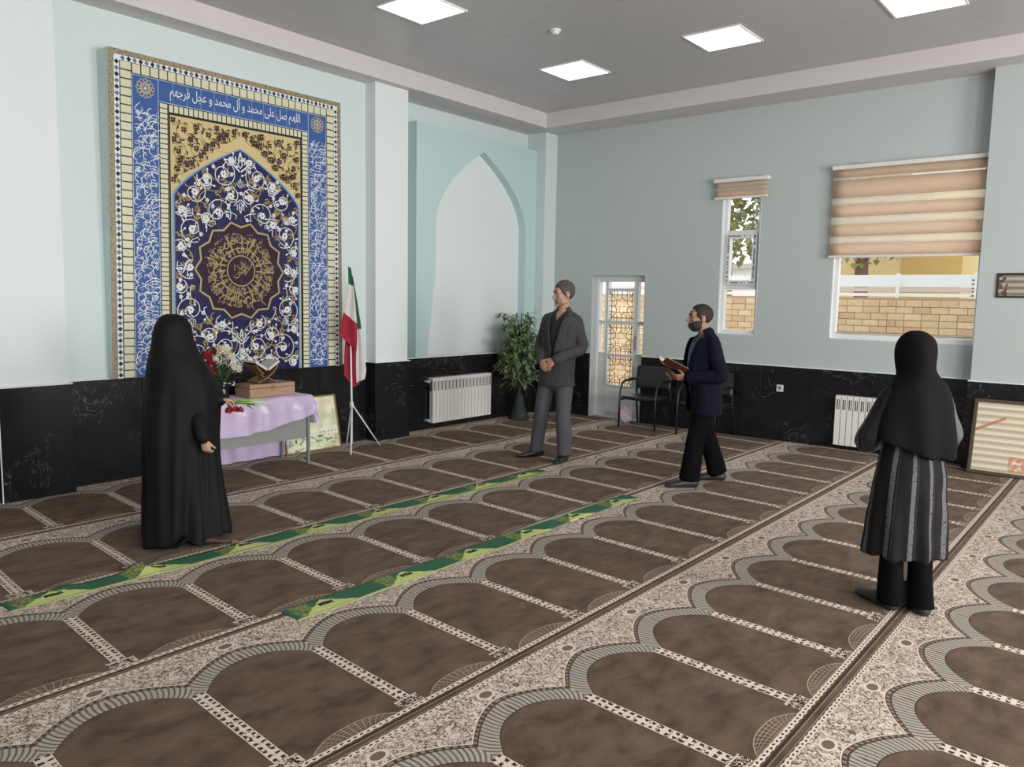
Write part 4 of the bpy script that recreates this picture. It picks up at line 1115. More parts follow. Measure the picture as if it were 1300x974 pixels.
# ================================================================== FLAG
fd = 8.78
node = atR(446.5, 515, fd); ftop = atR(443.5, 341, fd)
t = thing('flag_on_stand', 'green white and red striped flag hanging from a white pole on a tripod', 'flag', (node.x, node.y, 0))
M_POLE = mat('white_pole', (.72, .72, .72, 1), .35)
MB().tube([Vector((node.x, node.y, .06)), node, ftop], .011, 10).build('pole', M_POLE, t, world=True, smooth=True)
for px in ((431, 566), (445.5, 578), (482, 566)):
    f_ = onZ(*px); f_.x = max(f_.x, -6.93 if f_.y > 5.9 else -6.945); MB().tube([node + Vector((0, 0, .02)), f_ + Vector((0, 0, .008))], .008, 8).build('leg', M_POLE, t, world=True, smooth=True)
MB().tube([node - Vector((0, 0, .02)), node + Vector((0, 0, .04))], .02, 10).build('clamp', M_POLE, t, world=True)
M_FG = mat('flag_green', srgb(42, 106, 70), .7, var=.2); M_FW = mat('flag_white', srgb(226, 222, 218), .7, var=.05); M_FR = mat('flag_red', srgb(168, 36, 56), .7, var=.2)
fl = MB(); vdir = Vector((node.x, node.y, 0)).normalized()
def sheet(Lp, Rp, pick, ph, depth0, amp=.03, nu=34, nv=80):
    def at(P_, t_):
        k = min(len(P_) - 2, int(t_ * (len(P_) - 1))); f_ = t_ * (len(P_) - 1) - k; return (P_[k][0] + (P_[k + 1][0] - P_[k][0]) * f_, P_[k][1] + (P_[k + 1][1] - P_[k][1]) * f_)
    def P(u, v):
        a, b2 = at(Lp, v), at(Rp, v); x, y = a[0] + (b2[0] - a[0]) * u, a[1] + (b2[1] - a[1]) * u
        w_ = abs(b2[0] - a[0]) / 30
        return atR(x, y, fd) + vdir * (depth0 - amp * (math.sin(u * 7.5 + ph + v * 1.5) * .5 + .5) * min(1, w_ + .25)), x, y
    for j in range(nv):
        for i in range(nu):
            q = [P(i / nu, j / nv), P((i + 1) / nu, j / nv), P((i + 1) / nu, (j + 1) / nv), P(i / nu, (j + 1) / nv)]
            cx_, cy_ = sum(k[1] for k in q) / 4, sum(k[2] for k in q) / 4
            fl.cur = pick(cx_, cy_, (i + .5) / nu, (j + .5) / nv); fl.add([k[0] for k in q], [(0, 1, 2, 3)])
def front(x, y, u, v):
    if y < 361 + (x - 443) * .4: return 0
    return 1 if y < 397 + (x - 437) * .85 else 2
sheet([(442, 339), (442.5, 362), (437, 392), (431, 422), (436, 430), (447, 440)], [(445.5, 340), (449, 363), (451.5, 390), (453, 410), (453.5, 430), (452.5, 446)], front, .4, -.035)
sheet([(445, 345), (448, 372), (451, 400), (452.5, 430), (452, 462), (452.5, 486)], [(448, 352), (453, 380), (457.5, 408), (461, 435), (465, 470), (463.5, 481)], lambda x, y, u, v: 0 if (y < 418 and u > .15) or y < 370 else (1 if u < .98 or v < .95 else 2), 2.0, .01)
sheet([(439, 425), (437, 452), (437, 476), (444, 486), (449, 492)], [(453, 432), (453, 450), (454, 468), (456, 478), (456, 488)], lambda x, y, u, v: 2, 1.0, .03)
o = fl.build('cloth', [M_FG, M_FW, M_FR], t, world=True, solid=.002, smooth=True)

# ================================================================== POTTED FICUS
pb = onZ(655, 531); pb.x = max(pb.x, -6.92)
t = thing('potted_ficus', 'tall leafy green ficus plant standing in the corner', 'plant', (pb.x, pb.y, 0))
MB().lathe([(.15, 0), (.155, .02), (.12, .08), (.085, .2), (.06, .33), (.05, .36), (.035, .36)], 20).build('pot', mat('dark_green_pot', srgb(38, 48, 42), .7, var=.3), t, smooth=True)
rnd = random.Random(17); lv = MB(); stm = MB()
stm.tube([(0, 0, .3), (.01, .01, .8), (0, .02, 1.25), (.02, 0, 1.5)], [.018, .016, .011, .006], 8)
for k in range(88):
    z0 = rnd.uniform(.36, 1.25); a = rnd.uniform(0, 2 * math.pi); r = rnd.uniform(.12, .44) * (1 - .35 * abs(z0 - .85)); z1 = z0 + rnd.uniform(.02, .32)
    e = Vector((r * math.cos(a) * .8, r * math.sin(a), min(1.58, z1))); m_ = Vector((e.x * .5, e.y * .5, (z0 + e.z) / 2 + .08)); s0 = Vector((0, .01, z0))
    stm.tube([s0, m_, e], [.006, .004, .002], 5)
    for q in range(22):
        f_ = rnd.uniform(.3, 1.05); p = (s0 * (1 - f_) ** 2 + m_ * 2 * f_ * (1 - f_) + e * f_ * f_) + Vector((rnd.gauss(0, .03), rnd.gauss(0, .03), rnd.gauss(0, .03)))
        leaf(lv, p, Vector((math.cos(a) + rnd.gauss(0, .8), math.sin(a) + rnd.gauss(0, .8), rnd.gauss(-.45, .5))), rnd.uniform(.07, .115), rnd.uniform(.015, .024), rnd)
stm.build('stems', mat('ficus_bark', srgb(84, 78, 58), .8), t)
lv.build('foliage', mat('ficus_leaf', srgb(116, 138, 98), .45, var=.5, scale=11), t, kind='stuff')
MB().tube([(.03, .12, .3), (.03, .13, 1.5)], .008, 6).build('support_cane', mat('dark_cane', srgb(40, 48, 40), .7), t)

# ================================================================== CHAIRS AND BAG
M_BLK = mat('black_steel', (.012, .012, .014, 1), .35); M_PAD = mat('black_vinyl', (.02, .021, .024, 1), .3, var=.2)
def chair(label, loc, rz):
    t = thing('armchair', label, 'chair', loc, rz, 'visitor armchairs by the door')
    for s_ in (-1, 1):
        x = s_ * .265
        MB().tube([(x, -.26, 0), (x, -.255, .3), (x, -.24, .50), (x, -.20, .585), (x, -.13, .615), (x, .05, .625), (x, .17, .62)], (.020, .009) and [(.011, .019)] * 7, 8, side=(1, 0, 0)).build('arm_and_front_leg', M_BLK, t, smooth=True)
        MB().tube([(x, .27, 0), (x * .98, .2, .36), (x * .96, .185, .6), (x * .93, .21, .80)], [(.011, .017)] * 4, 8, side=(1, 0, 0)).build('rear_leg', M_BLK, t, smooth=True)
        MB().tube([(x, -.252, .37), (x * .98, .205, .37)], .010, 8).build('seat_rail', M_BLK, t)
    MB().box(-.25, .25, -.24, .20, .375, .425).build('seat', M_PAD, t, bevel=.018, seg=2, smooth=True)
    b = MB(); b.grid(lambda i, j: ((i - .5) * .50, .175 + .05 * j - .03 * (1 - (2 * i - 1) ** 2) * 0 + .02 * (2 * i - 1) ** 2 * -1, .50 + .30 * j + .012 * math.sin(math.pi * i) * j), 14, 8)
    b.build('backrest', M_PAD, t, solid=.035, smooth=True)
    MB().tube([(-.245, .19, .50), (.245, .19, .50)], .009, 8).build('back_rail', M_BLK, t)
    return t
chair('black metal armchair standing right beside the glazed door', (-5.25, 9.24, .004), math.radians(2))
chair('black metal armchair behind the man in the navy jacket', (-4.38, 9.23, .004), math.radians(-3))
bg = onZ(791, 536); bg.y = min(bg.y, 9.30)
b = MB(); rnd = random.Random(2)
b.ell((0, 0, .085), (.12, .085, .095), nu=26, nv=16)
for i, p in enumerate(b.v):
    x, y, z = p; a = math.atan2(y, x); w_ = 1 + .12 * math.sin(a * 5 + z * 40) + .09 * math.sin(a * 9 - z * 60)
    zz = max(0, z * (1.0 + .12 * math.sin(a * 3))); b.v[i] = (x * w_, y * w_, zz)
b.tube([(0, 0, .165), (.01, .005, .19), (.03, .01, .235)], [.035, .016, .045], 10)
tag(b.build('plastic_bag', mat('lilac_plastic_film', srgb(196, 184, 196), .3, var=.2, scale=25, bump=.4, bscale=30), loc=None, smooth=True), 'crumpled pale plastic bag on the floor behind the armchair leg', 'bag').location = (-5.68, 9.38, 0)
# ================================================================== PEOPLE
from mathutils import noise as mnoise
def catmull(P, sub):
    P = [np.array(p, float) for p in P]; Q = [P[0]] + P + [P[-1]]; o = []
    for i in range(1, len(Q) - 2):
        for k in range(sub):
            t = k / sub
            o.append(.5 * ((2 * Q[i]) + (-Q[i - 1] + Q[i + 1]) * t + (2 * Q[i - 1] - 5 * Q[i] + 4 * Q[i + 1] - Q[i + 2]) * t * t + (-Q[i - 1] + 3 * Q[i] - 3 * Q[i + 1] + Q[i + 2]) * t ** 3))
    o.append(P[-1]); return o
def limb(mb, pts, rad, side=None, sub=4, n=18, dome=True):
    rad = [(r, r) if not isinstance(r, (tuple, list)) else r for r in rad]
    D = catmull([tuple(p) + tuple(r) for p, r in zip(pts, rad)], sub)
    return mb.tube([Vector(d[:3]) for d in D], [(max(.002, d[3]), max(.002, d[4])) for d in D], n, side=side, dome=dome)
def fuse(mb, voxel, smooth=4, fac=.5):
    """union of overlapping closed shells as one continuous surface"""
    me = mb.mesh('tmp', smooth=False)
    bm = bmesh.new(); bm.from_mesh(me); bmesh.ops.recalc_face_normals(bm, faces=bm.faces[:]); bm.to_mesh(me); bm.free()
    o = bpy.data.objects.new('tmp', me); COL.objects.link(o)
    r = o.modifiers.new('r', 'REMESH'); r.mode = 'VOXEL'; r.voxel_size = voxel
    if smooth: s_ = o.modifiers.new('s', 'SMOOTH'); s_.factor = fac; s_.iterations = smooth
    dg = bpy.context.evaluated_depsgraph_get(); dg.update()
    out = bpy.data.meshes.new_from_object(o.evaluated_get(dg))
    bpy.data.objects.remove(o); bpy.data.meshes.remove(me)
    return out
def dress(me, name, m, parent, cut=None, fold=None, solid=0.0, flatten=False):
    """turn a fused mesh into a garment: optional openings, folds, thickness"""
    bm = bmesh.new(); bm.from_mesh(me); bm.normal_update()
    if fold:
        for v in bm.verts: v.co += v.normal * fold(v.co)
    if flatten:
        for v in bm.verts: v.co.z = max(v.co.z, .006)
    if cut:
        bmesh.ops.delete(bm, geom=[f for f in bm.faces if cut(f.calc_center_median())], context='FACES')
    if solid: bmesh.ops.solidify(bm, geom=bm.faces[:], thickness=solid)
    if flatten:
        for v in bm.verts: v.co.z = max(v.co.z, .004)
    for f in bm.faces: f.smooth = True
    out = bpy.data.meshes.new(name); bm.to_mesh(out); bm.free(); out.materials.append(m)
    o = bpy.data.objects.new(name, out); COL.objects.link(o); o.parent = parent
    return o
def wrinkle(a, s, stretch=(1, 1, 1), a2=0.0, s2=30):
    def f(c):
        q = Vector((c.x * s * stretch[0], c.y * s * stretch[1], c.z * s * stretch[2]))
        return a * mnoise.noise(q) + (a2 * mnoise.noise(c * s2) if a2 else 0)
    return f
def lapel(base, z0, w1, dz, w0=.0):
    """adds the raised roll of a lapel beside the jacket opening"""
    def f(c):
        z = c.z / k; e = w0 + w1 * max(0, z - z0) / dz; d = abs(c.x / k - p.spine(c.z).x / k) - e
        return base(c) + (.009 if c.y > 0 and z0 + .06 < z < 1.47 and -.02 < d < .062 * min(1, (z - z0) / .2) else 0)
    return f
def head_parts(mb, c, R, k):
    def P(x, y, z): return Vector(c) + R @ (Vector((x, y, z)) * k)
    def E(x, y, z, a, b, d, n=14): mb.ell(P(x, y, z), (a * k, b * k, d * k), R, n, 10)
    E(0, -.014, .032, .076, .097, .083, 24); E(0, .02, -.02, .066, .074, .080, 20); E(0, .03, -.062, .052, .056, .045, 18)
    E(0, .066, -.098, .024, .022, .017); E(0, .06, .03, .055, .035, .04)
    for s_ in (-1, 1):
        E(s_ * .030, .078, .018, .026, .014, .008); E(s_ * .043, .062, -.022, .02, .022, .018); E(s_ * .078, -.012, -.012, .009, .02, .031); E(s_ * .011, .098, -.037, .009, .011, .008)
        E(s_ * .046, .02, -.075, .018, .04, .022)
    limb(mb, [P(0, .088, .012), P(0, .103, -.015), P(0, .114, -.034)], [.007 * k, .009 * k, .012 * k], sub=3, n=10)
    E(0, .086, -.061, .023, .011, .0055); E(0, .084, -.0715, .020, .011, .006)
    return P
def face_bits(t, c, R, k, hair_m, brow=True):
    def P(x, y, z): return Vector(c) + R @ (Vector((x, y, z)) * k)
    for s_ in (-1, 1):
        e = MB().ell(P(s_ * .030, .0775, .001), (.0105 * k, .0095 * k, .0055 * k), R, 10, 8).build('eye', mat('eye_white', (.30, .27, .25, 1), .3), t, smooth=True)
        MB().ell(P(s_ * .029, .0845, .001), (.005 * k, .0035 * k, .0045 * k), R, 10, 6).build('iris', mat('iris_dark', (.02, .012, .008, 1), .2), e, smooth=True)
        if brow: limb(MB(), [P(s_ * .014, .092, .020), P(s_ * .03, .091, .0255), P(s_ * .047, .08, .0205)], [.004 * k, .0048 * k, .003 * k], sub=3, n=8).build('eyebrow', hair_m, t, smooth=True)
def cap_hair(t, c, R, k, keep, m, name='hair', rad=(.0835, .106, .0925), ctr=(0, -.016, .034), thick=.012, nu=48, nv=32, rough=.003):
    b = MB(); b.ell((0, 0, 0), rad, nu=nu, nv=nv)
    vs = []
    for p in b.v:
        q = Vector(p) + Vector(ctr); q += Vector(p).normalized() * rough * mnoise.noise(Vector(p) * 60); vs.append(q)
    fs = [f for f in b.f if keep(sum((vs[i] for i in f), Vector()) / len(f))]
    b2 = MB(); b2.add([Vector(c) + R @ (q * k) for q in vs], fs)
    o = b2.build(name, m, t, solid=-thick * k if False else thick * k, smooth=True)
    me = o.data; bm = bmesh.new(); bm.from_mesh(me); bmesh.ops.delete(bm, geom=[v for v in bm.verts if not v.link_faces], context='VERTS'); bm.to_mesh(me); bm.free()
    return o
def hand_parts(mb, w, f, n, t, k=1.0, curl=(.35, .4, .45, .5), thumb=(.55, .6, .3), tb=.35):
    """w wrist, f finger direction, n palm normal, t thumb side"""
    w = Vector(w); f = Vector(f).normalized(); n = Vector(n); n = (n - f * n.dot(f)).normalized(); t = Vector(t); t = (t - f * t.dot(f) - n * t.dot(n)).normalized()
    limb(mb, [w - f * .02 * k, w + f * .015 * k, w + f * .05 * k, w + f * .085 * k], [(.024 * k, .019 * k), (.030 * k, .018 * k), (.038 * k, .016 * k), (.037 * k, .013 * k)], side=t, sub=3, n=14)
    for i, L in enumerate((.070, .078, .073, .057)):
        p = w + f * (.082 - .004 * abs(i - 1)) * k + t * (.029 - .0195 * i) * k; ps = [p - f * .015 * k]; a = 0
        for s_, q in enumerate((.45, .30, .25)):
            a += curl[i] * (1.1 if s_ else .9); d = f * math.cos(a) + n * math.sin(a); ps.append(p); p = p + d * L * q * k
        ps.append(p)
        limb(mb, ps, [.0088 * k, .009 * k, .0085 * k, .008 * k, .0068 * k], sub=2, n=9)
    d = (f * thumb[0] + t * thumb[1] + n * thumb[2]).normalized(); p0 = w + f * .018 * k + t * .024 * k; p1 = p0 + d * .042 * k
    d2 = (d + n * tb + f * .35).normalized(); p2 = p1 + d2 * .032 * k; p3 = p2 + (d2 + n * .15).normalized() * .026 * k
    limb(mb, [p0, p1, p2, p3], [.0135 * k, .0115 * k, .0098 * k, .0075 * k], sub=3, n=10)
def rotz(a): return Matrix.Rotation(a, 3, 'Z')
class Person:
    def __init__(s, label, root, face, H, shoulder_shift=0.0, lean=0.0):
        s.k = H / 1.8; s.t = thing('person', label, 'person', (root.x, root.y, 0), math.atan2(-face[0], face[1]))
        s.M = world_of(s.t).inverted(); s.sh = shoulder_shift; s.lean = lean
    def loc(s, w): return s.M @ Vector(w)
    def spine(s, z):
        """sideways and forward drift of the trunk with height"""
        q = max(0, (z / s.k - .9) / .6); return Vector((s.sh * q, s.lean * q, 0))
    def trunk(s, grow=0.0, z0=.84, rows=None, wide=1.0, deep=1.0):
        k = s.k; rows = rows or [(.84, 0, .150, .105), (.93, -.01, .168, .118), (1.05, 0, .152, .108), (1.18, .01, .152, .115), (1.32, .012, .172, .122), (1.42, 0, .172, .108), (1.485, -.01, .135, .082), (1.53, -.012, .070, .060)]
        return [(Vector((0, y * k, z * k)) + s.spine(z * k)) for z, y, a, b in rows], [((a * wide) * k + grow, (b * deep) * k + grow) for z, y, a, b in rows]
SKIN = mat('skin', srgb(178, 138, 118), .55, var=.08, scale=18, spec=.35)
SKIN2 = mat('skin_tan', srgb(160, 120, 102), .55, var=.08, scale=18, spec=.35)
M_SHOE = mat('black_shoe', (.012, .011, .011, 1), .35)
def shoe(name, ankle, toe, m, t, k=1.0, h=.045):
    a = Vector((ankle.x, ankle.y, 0)); d = Vector((toe[0], toe[1], 0)).normalized(); side = Vector((-d.y, d.x, 0)); b = MB()
    limb(b, [a - d * .065 * k + Vector((0, 0, h * .9)), a + Vector((0, 0, h)), a + d * .07 * k + Vector((0, 0, h * .85)), a + d * .145 * k + Vector((0, 0, h * .62)), a + d * .19 * k + Vector((0, 0, h * .5))], [(.034 * k, h * .95), (.040 * k, h * 1.05), (.044 * k, h * .85), (.046 * k, h * .62), (.030 * k, h * .42)], side=side, sub=5, n=18)
    o = b.build(name, m, t, smooth=True)
    for v in o.data.vertices: v.co.z = max(.003, v.co.z)
    return o
def leg_pts(hip, ankle, bend):
    hip, ankle = Vector(hip), Vector(ankle); kn = hip * .48 + ankle * .52 + Vector(bend); return [hip, hip * .6 + kn * .4, kn, kn * .55 + ankle * .45 + Vector((0, -.008, 0)), ankle]

# ---------------------------------------------------------------- man in the grey jacket
p = Person('man in dark grey jacket and grey trousers standing with his hands clasped', onZ(704, 587), (.154, -.988), 1.86, -.055)
k, t = p.k, p.t
ra, la = p.loc(onZ(680, 579.5)), p.loc(onZ(715, 586)); ra.z = la.z = .085
sp = lambda x, y, z: Vector((x * k, y * k, z * k)) + p.spine(z * k)
RH, LH = Vector((.088 * k, 0, .90 * k)), Vector((-.088 * k, 0, .90 * k))
RS, LS = sp(.158, -.005, 1.425), sp(-.158, -.005, 1.425); RE, LE = sp(.236, -.035, 1.165), sp(-.236, -.025, 1.165); RW, LW = sp(.085, .205, 1.035), sp(-.075, .225, 1.055)
hc = sp(.0, .03, 1.692); HR = rotz(math.radians(-38)) @ Matrix.Rotation(math.radians(-3), 3, 'X')
b = MB(); limb(b, *p.trunk(-.012), side=(1, 0, 0))
head_parts(b, hc, HR, k * 1.02); limb(b, [sp(0, -.015, 1.47), sp(0, -.005, 1.56), hc + Vector((0, -.01, -.04))], [.062 * k, .056 * k, .055 * k])
for S, E_, W in ((RS, RE, RW), (LS, LE, LW)): limb(b, [S, S * .5 + E_ * .5, E_, E_ * .5 + W * .5, W], [.05 * k, .045 * k, .04 * k, .036 * k, .027 * k])
for h_, a in ((RH, ra), (LH, la)): limb(b, leg_pts(h_, a, (0, .02, 0)), [.082 * k, .075 * k, .055 * k, .05 * k, .038 * k])
hand_parts(b, RW, (-.62, .35, -.62), (-.3, -.8, -.1), (-.2, .4, .8), k, (.5, .55, .6, .6), (.5, .7, .2))
hand_parts(b, LW, (.72, .12, -.62), (-.1, -.95, -.2), (.5, .1, .8), k, (.45, .5, .55, .6), (.55, .6, .2))
dress(fuse(b, .0055, 3), 'body', SKIN, t)
GH = mat('greying_hair', srgb(74, 69, 65), .8, var=.35, scale=60, bump=.5, bscale=180)
def hairline(front, back, mid): 
    def f(q):
        y = q.y
        w_ = max(0, min(1, (y - .028) / .045)); w_ = w_ * w_ * (3 - 2 * w_)
        thr = mid + (front - mid) * w_ if y > 0 else mid + (back - mid) * min(1, -y / .09)
        if abs(q.x) > .055 and -.03 < y < .006: thr = max(thr, .024)
        if abs(q.x) > .055 and .006 <= y < .03: thr = -.022
        return q.z > thr + .012 * mnoise.noise(q * 70)
    return f
cap_hair(t, hc, HR, k * 1.02, hairline(.070, -.072, .004), GH, rad=(.0815, .1045, .099), thick=.006, rough=.005)
face_bits(t, hc, HR, k * 1.02, GH)
cap_hair(t, hc, HR, k * 1.02, lambda q: q.z < -.045 and q.y > .0 and not (abs(q.x) < .026 and -.080 < q.z < -.052), mat('grey_stubble', srgb(150, 122, 106), .8, var=.2, scale=80), 'stubble', (.0545, .059, .048), (0, .032, -.0635), .002, rough=.001)
GREY = mat('charcoal_suiting', srgb(59, 58, 59), .9, var=.12, scale=60, bump=.15, bscale=300); GTR = mat('grey_trouser_cloth', srgb(82, 81, 87), .88, var=.12, scale=60, bump=.15, bscale=300)
BLKS = mat('black_shirt_cloth', srgb(34, 35, 38), .8, var=.15)
b = MB(); limb(b, *p.trunk(.004), side=(1, 0, 0)); limb(b, [sp(0, -.014, 1.49), sp(0, -.012, 1.535)], [(.067 * k, .066 * k), (.064 * k, .064 * k)], dome=False)
vneck = lambda c: c.y / k > .0 and c.z / k > 1.43 and abs(c.x - p.spine(c.z).x) / k < .05 * (c.z / k - 1.43) / .1 + .004
dress(fuse(b, .009, 4), 'shirt', BLKS, t, cut=vneck, solid=-.003)
jr = [(.62, .0, .190, .142), (.76, .0, .187, .139), (.84, 0, .182, .136), (.95, -.005, .178, .134), (1.08, 0, .170, .126), (1.2, .01, .176, .130), (1.33, .012, .190, .135), (1.42, .002, .192, .122), (1.475, -.01, .160, .098), (1.515, -.014, .085, .072)]
b = MB(); limb(b, *p.trunk(.004, rows=jr), side=(1, 0, 0))
for S, E_, W in ((RS, RE, RW), (LS, LE, LW)): limb(b, [S + Vector((0, 0, .012)), S * .5 + E_ * .5, E_, E_ * .5 + W * .5, W * .94 + E_ * .06], [.056 * k, .058 * k, .054 * k, .050 * k, .044 * k])
limb(b, [RS + Vector((-.012, 0, .0)), sp(.11, -.008, 1.462), sp(0, -.016, 1.49), sp(-.11, -.008, 1.462), LS + Vector((.012, 0, .0))], [.056 * k, .050 * k, .048 * k, .050 * k, .056 * k])
def vcut(z1, w1, z0, tail=0.0, cx=0.0):
    def f(c):
        z = c.z / k; x = c.x / k - cx - p.spine(c.z).x / k
        if c.y / k < .02: return z < .765 + 0 if False else False
        if z > z0: return abs(x) < w1 * (z - z0) / (z1 - z0) + .004 and c.y / k > .03
        return tail > 0 and abs(x) < tail * (z0 - z) and c.y / k > .05 and z < 1.0
    return f
dress(fuse(b, .0095, 4), 'jacket', GREY, t, cut=lambda c: c.z / k < .79 or vcut(1.5, .075, 1.06)(c) and not any((c - h_).length < .10 for h_ in (RW, LW)), fold=lapel(wrinkle(.012, 7, (1, 1, .7), .004, 22), 1.06, .075, .44), solid=-.006)
b = MB()
for h_, a in ((RH, ra), (LH, la)):
    q = leg_pts(h_, a, (0, .015, 0)); limb(b, q[:-1] + [Vector((a.x, a.y - .01, .075))], [(.084 * k, .10 * k), (.082 * k, .094 * k), (.076 * k, .084 * k), (.074 * k, .082 * k), (.070 * k, .084 * k)], side=(1, 0, 0), dome=False)
limb(b, [Vector((0, 0, .83 * k)), Vector((0, 0, .98 * k)), Vector((0, 0, 1.06 * k))], [(.15 * k, .108 * k), (.158 * k, .112 * k), (.15 * k, .105 * k)], side=(1, 0, 0))
dress(fuse(b, .0095, 4), 'trousers', GTR, t, fold=wrinkle(.012, 6, (1, 1, .5), .003, 25))
shoe('shoe', ra, (.55, .8), M_SHOE, t, 1.05); shoe('shoe', la, (-.05, 1), M_SHOE, t, 1.05)

# ---------------------------------------------------------------- man in the navy jacket
p = Person('bearded man in navy jacket and black trousers holding a brown folder', onZ(889, 616), (-.66, -.75), 1.665, 0, .02)
k, t = p.k, p.t
fa, ba_ = p.loc(onZ(873, 619)), p.loc(onZ(908, 610)); fa.z = ba_.z = .085
sp = lambda x, y, z: Vector((x * k, y * k, z * k)) + p.spine(z * k)
cz = Vector((0, (fa.y + ba_.y) / 2, 0))
RH, LH = Vector((.09 * k, 0, .90 * k)), Vector((-.09 * k, 0, .90 * k))
RS, LS = sp(.185, -.012, 1.42), sp(-.185, -.012, 1.42); RE, LE = sp(.27, -.03, 1.14), sp(-.285, -.05, 1.13); RW, LW = sp(.11, .25, 1.085), sp(-.12, .235, 1.10)
hc = sp(0, .055, 1.675); HR = rotz(math.radians(-4)) @ Matrix.Rotation(math.radians(4), 3, 'X')
rows_n = [(.84, 0, .16, .12), (.93, 0, .175, .135), (1.05, .02, .168, .142), (1.18, .025, .170, .145), (1.32, .015, .185, .140), (1.42, 0, .180, .118), (1.485, -.01, .14, .088), (1.53, -.005, .075, .064)]
b = MB(); limb(b, *p.trunk(-.016, rows=rows_n), side=(1, 0, 0))
head_parts(b, hc, HR, k * 1.1); limb(b, [sp(0, -.015, 1.47), sp(0, .005, 1.55), hc + Vector((0, -.012, -.04))], [.068 * k, .062 * k, .06 * k])
for S, E_, W in ((RS, RE, RW), (LS, LE, LW)): limb(b, [S, S * .5 + E_ * .5, E_, E_ * .5 + W * .5, W], [.052 * k, .048 * k, .043 * k, .038 * k, .029 * k])
for h_, a in ((LH, fa), (RH, ba_)): limb(b, leg_pts(h_, a, (0, .02, 0)), [.085 * k, .078 * k, .058 * k, .052 * k, .038 * k])
hand_parts(b, LW, (.45, .85, -.05), (.75, -.35, .55), (-.2, .1, .9), k * 1.05, (.45, .5, .5, .55), (.6, .45, .5))
hand_parts(b, RW, (-.35, .9, .0), (-.6, -.2, .75), (.3, .1, .9), k * 1.05, (.35, .4, .45, .5), (.6, .5, .5))
dress(fuse(b, .0055, 3), 'body', SKIN2, t)
BH = mat('black_hair', srgb(38, 33, 31), .75, var=.3, scale=60, bump=.5, bscale=180)
cap_hair(t, hc, HR, k * 1.1, hairline(.092, -.08, .0), BH, rad=(.082, .104, .092), thick=.006, rough=.005)
cap_hair(t, hc, HR, k * 1.1, lambda q: q.z < -.004 - .052 * max(0, q.y) / .085 + .007 * mnoise.noise(q * 90) and q.y > -.006 + .02 * max(0, -q.z - .09) / .03 and not (abs(q.x) < .017 and -.074 < q.z < -.059), BH, 'beard', (.0725, .082, .072), (0, .0185, -.056), .005, rough=.005)
limb(MB(), [hc + HR @ (Vector((s_ * .026, .090 - abs(s_) * .008, -.056)) * k * 1.1) for s_ in (-1, 0, 1)], [.004, .0055, .004], sub=3, n=8).build('moustache', BH, t, smooth=True)
face_bits(t, hc, HR, k * 1.1, BH)
NAVY = mat('navy_suiting', srgb(18, 20, 33), .9, var=.15, scale=60, bump=.15, bscale=300, spec=.15); BTR = mat('black_trouser_cloth', srgb(9, 9, 13), .9, var=.15, scale=60, spec=.12)
BSH = mat('blue_grey_shirt', srgb(86, 94, 116), .8, var=.1, scale=50)
b = MB(); limb(b, *p.trunk(-.004, rows=rows_n), side=(1, 0, 0)); limb(b, [sp(0, -.012, 1.49), sp(0, -.004, 1.54)], [(.073 * k, .071 * k), (.069 * k, .067 * k)], dome=False)
dress(fuse(b, .009, 4), 'shirt', BSH, t, cut=vneck, solid=-.003)
jr = [(.58, .0, .206, .166), (.70, .0, .203, .164), (.84, 0, .196, .156), (.95, .0, .192, .156), (1.08, .02, .188, .158), (1.2, .025, .192, .160), (1.33, .012, .204, .154), (1.42, -.002, .202, .136), (1.475, -.014, .165, .106), (1.515, -.016, .09, .078)]
b = MB(); limb(b, *p.trunk(.004, rows=jr), side=(1, 0, 0))
for S, E_, W in ((RS, RE, RW), (LS, LE, LW)): limb(b, [S + Vector((0, 0, .012)), S * .5 + E_ * .5, E_, E_ * .5 + W * .5, W * .92 + E_ * .08], [.066 * k, .070 * k, .066 * k, .060 * k, .05 * k])
limb(b, [RS + Vector((-.012, 0, .0)), sp(.11, -.014, 1.462), sp(0, -.02, 1.49), sp(-.11, -.014, 1.462), LS + Vector((.012, 0, .0))], [.060 * k, .054 * k, .052 * k, .054 * k, .060 * k])
dress(fuse(b, .0095, 4), 'jacket', NAVY, t, cut=lambda c: c.z / k < .735 or (c.y / k > .06 and abs(c.x / k) < .035 + .075 * max(0, (c.z / k - .95) / .55) and not any((c - h_).length < .09 for h_ in (RW, LW))), fold=lapel(wrinkle(.012, 7, (1, 1, .7), .004, 22), .95, .075, .55, .035), solid=-.006)
b = MB()
for h_, a in ((LH, fa), (RH, ba_)):
    q = leg_pts(h_, a, (0, .02, 0)); limb(b, q[:-1] + [Vector((a.x, a.y - .015, .07))], [(.088 * k, .11 * k), (.088 * k, .102 * k), (.084 * k, .094 * k), (.084 * k, .096 * k), (.084 * k, .104 * k)], side=(1, 0, 0), dome=False)
limb(b, [Vector((0, 0, .83 * k)), Vector((0, 0, .98 * k)), Vector((0, 0, 1.06 * k))], [(.15 * k, .118 * k), (.162 * k, .124 * k), (.155 * k, .12 * k)], side=(1, 0, 0))
dress(fuse(b, .0095, 4), 'trousers', BTR, t, fold=wrinkle(.012, 6, (1, 1, .5), .003, 25))
M_BSH = mat('brown_shoe', srgb(46, 38, 34), .5)
shoe('shoe', fa, (.1, 1), M_BSH, t, 1.05); shoe('shoe', ba_, (.25, 1), M_BSH, t, 1.05)
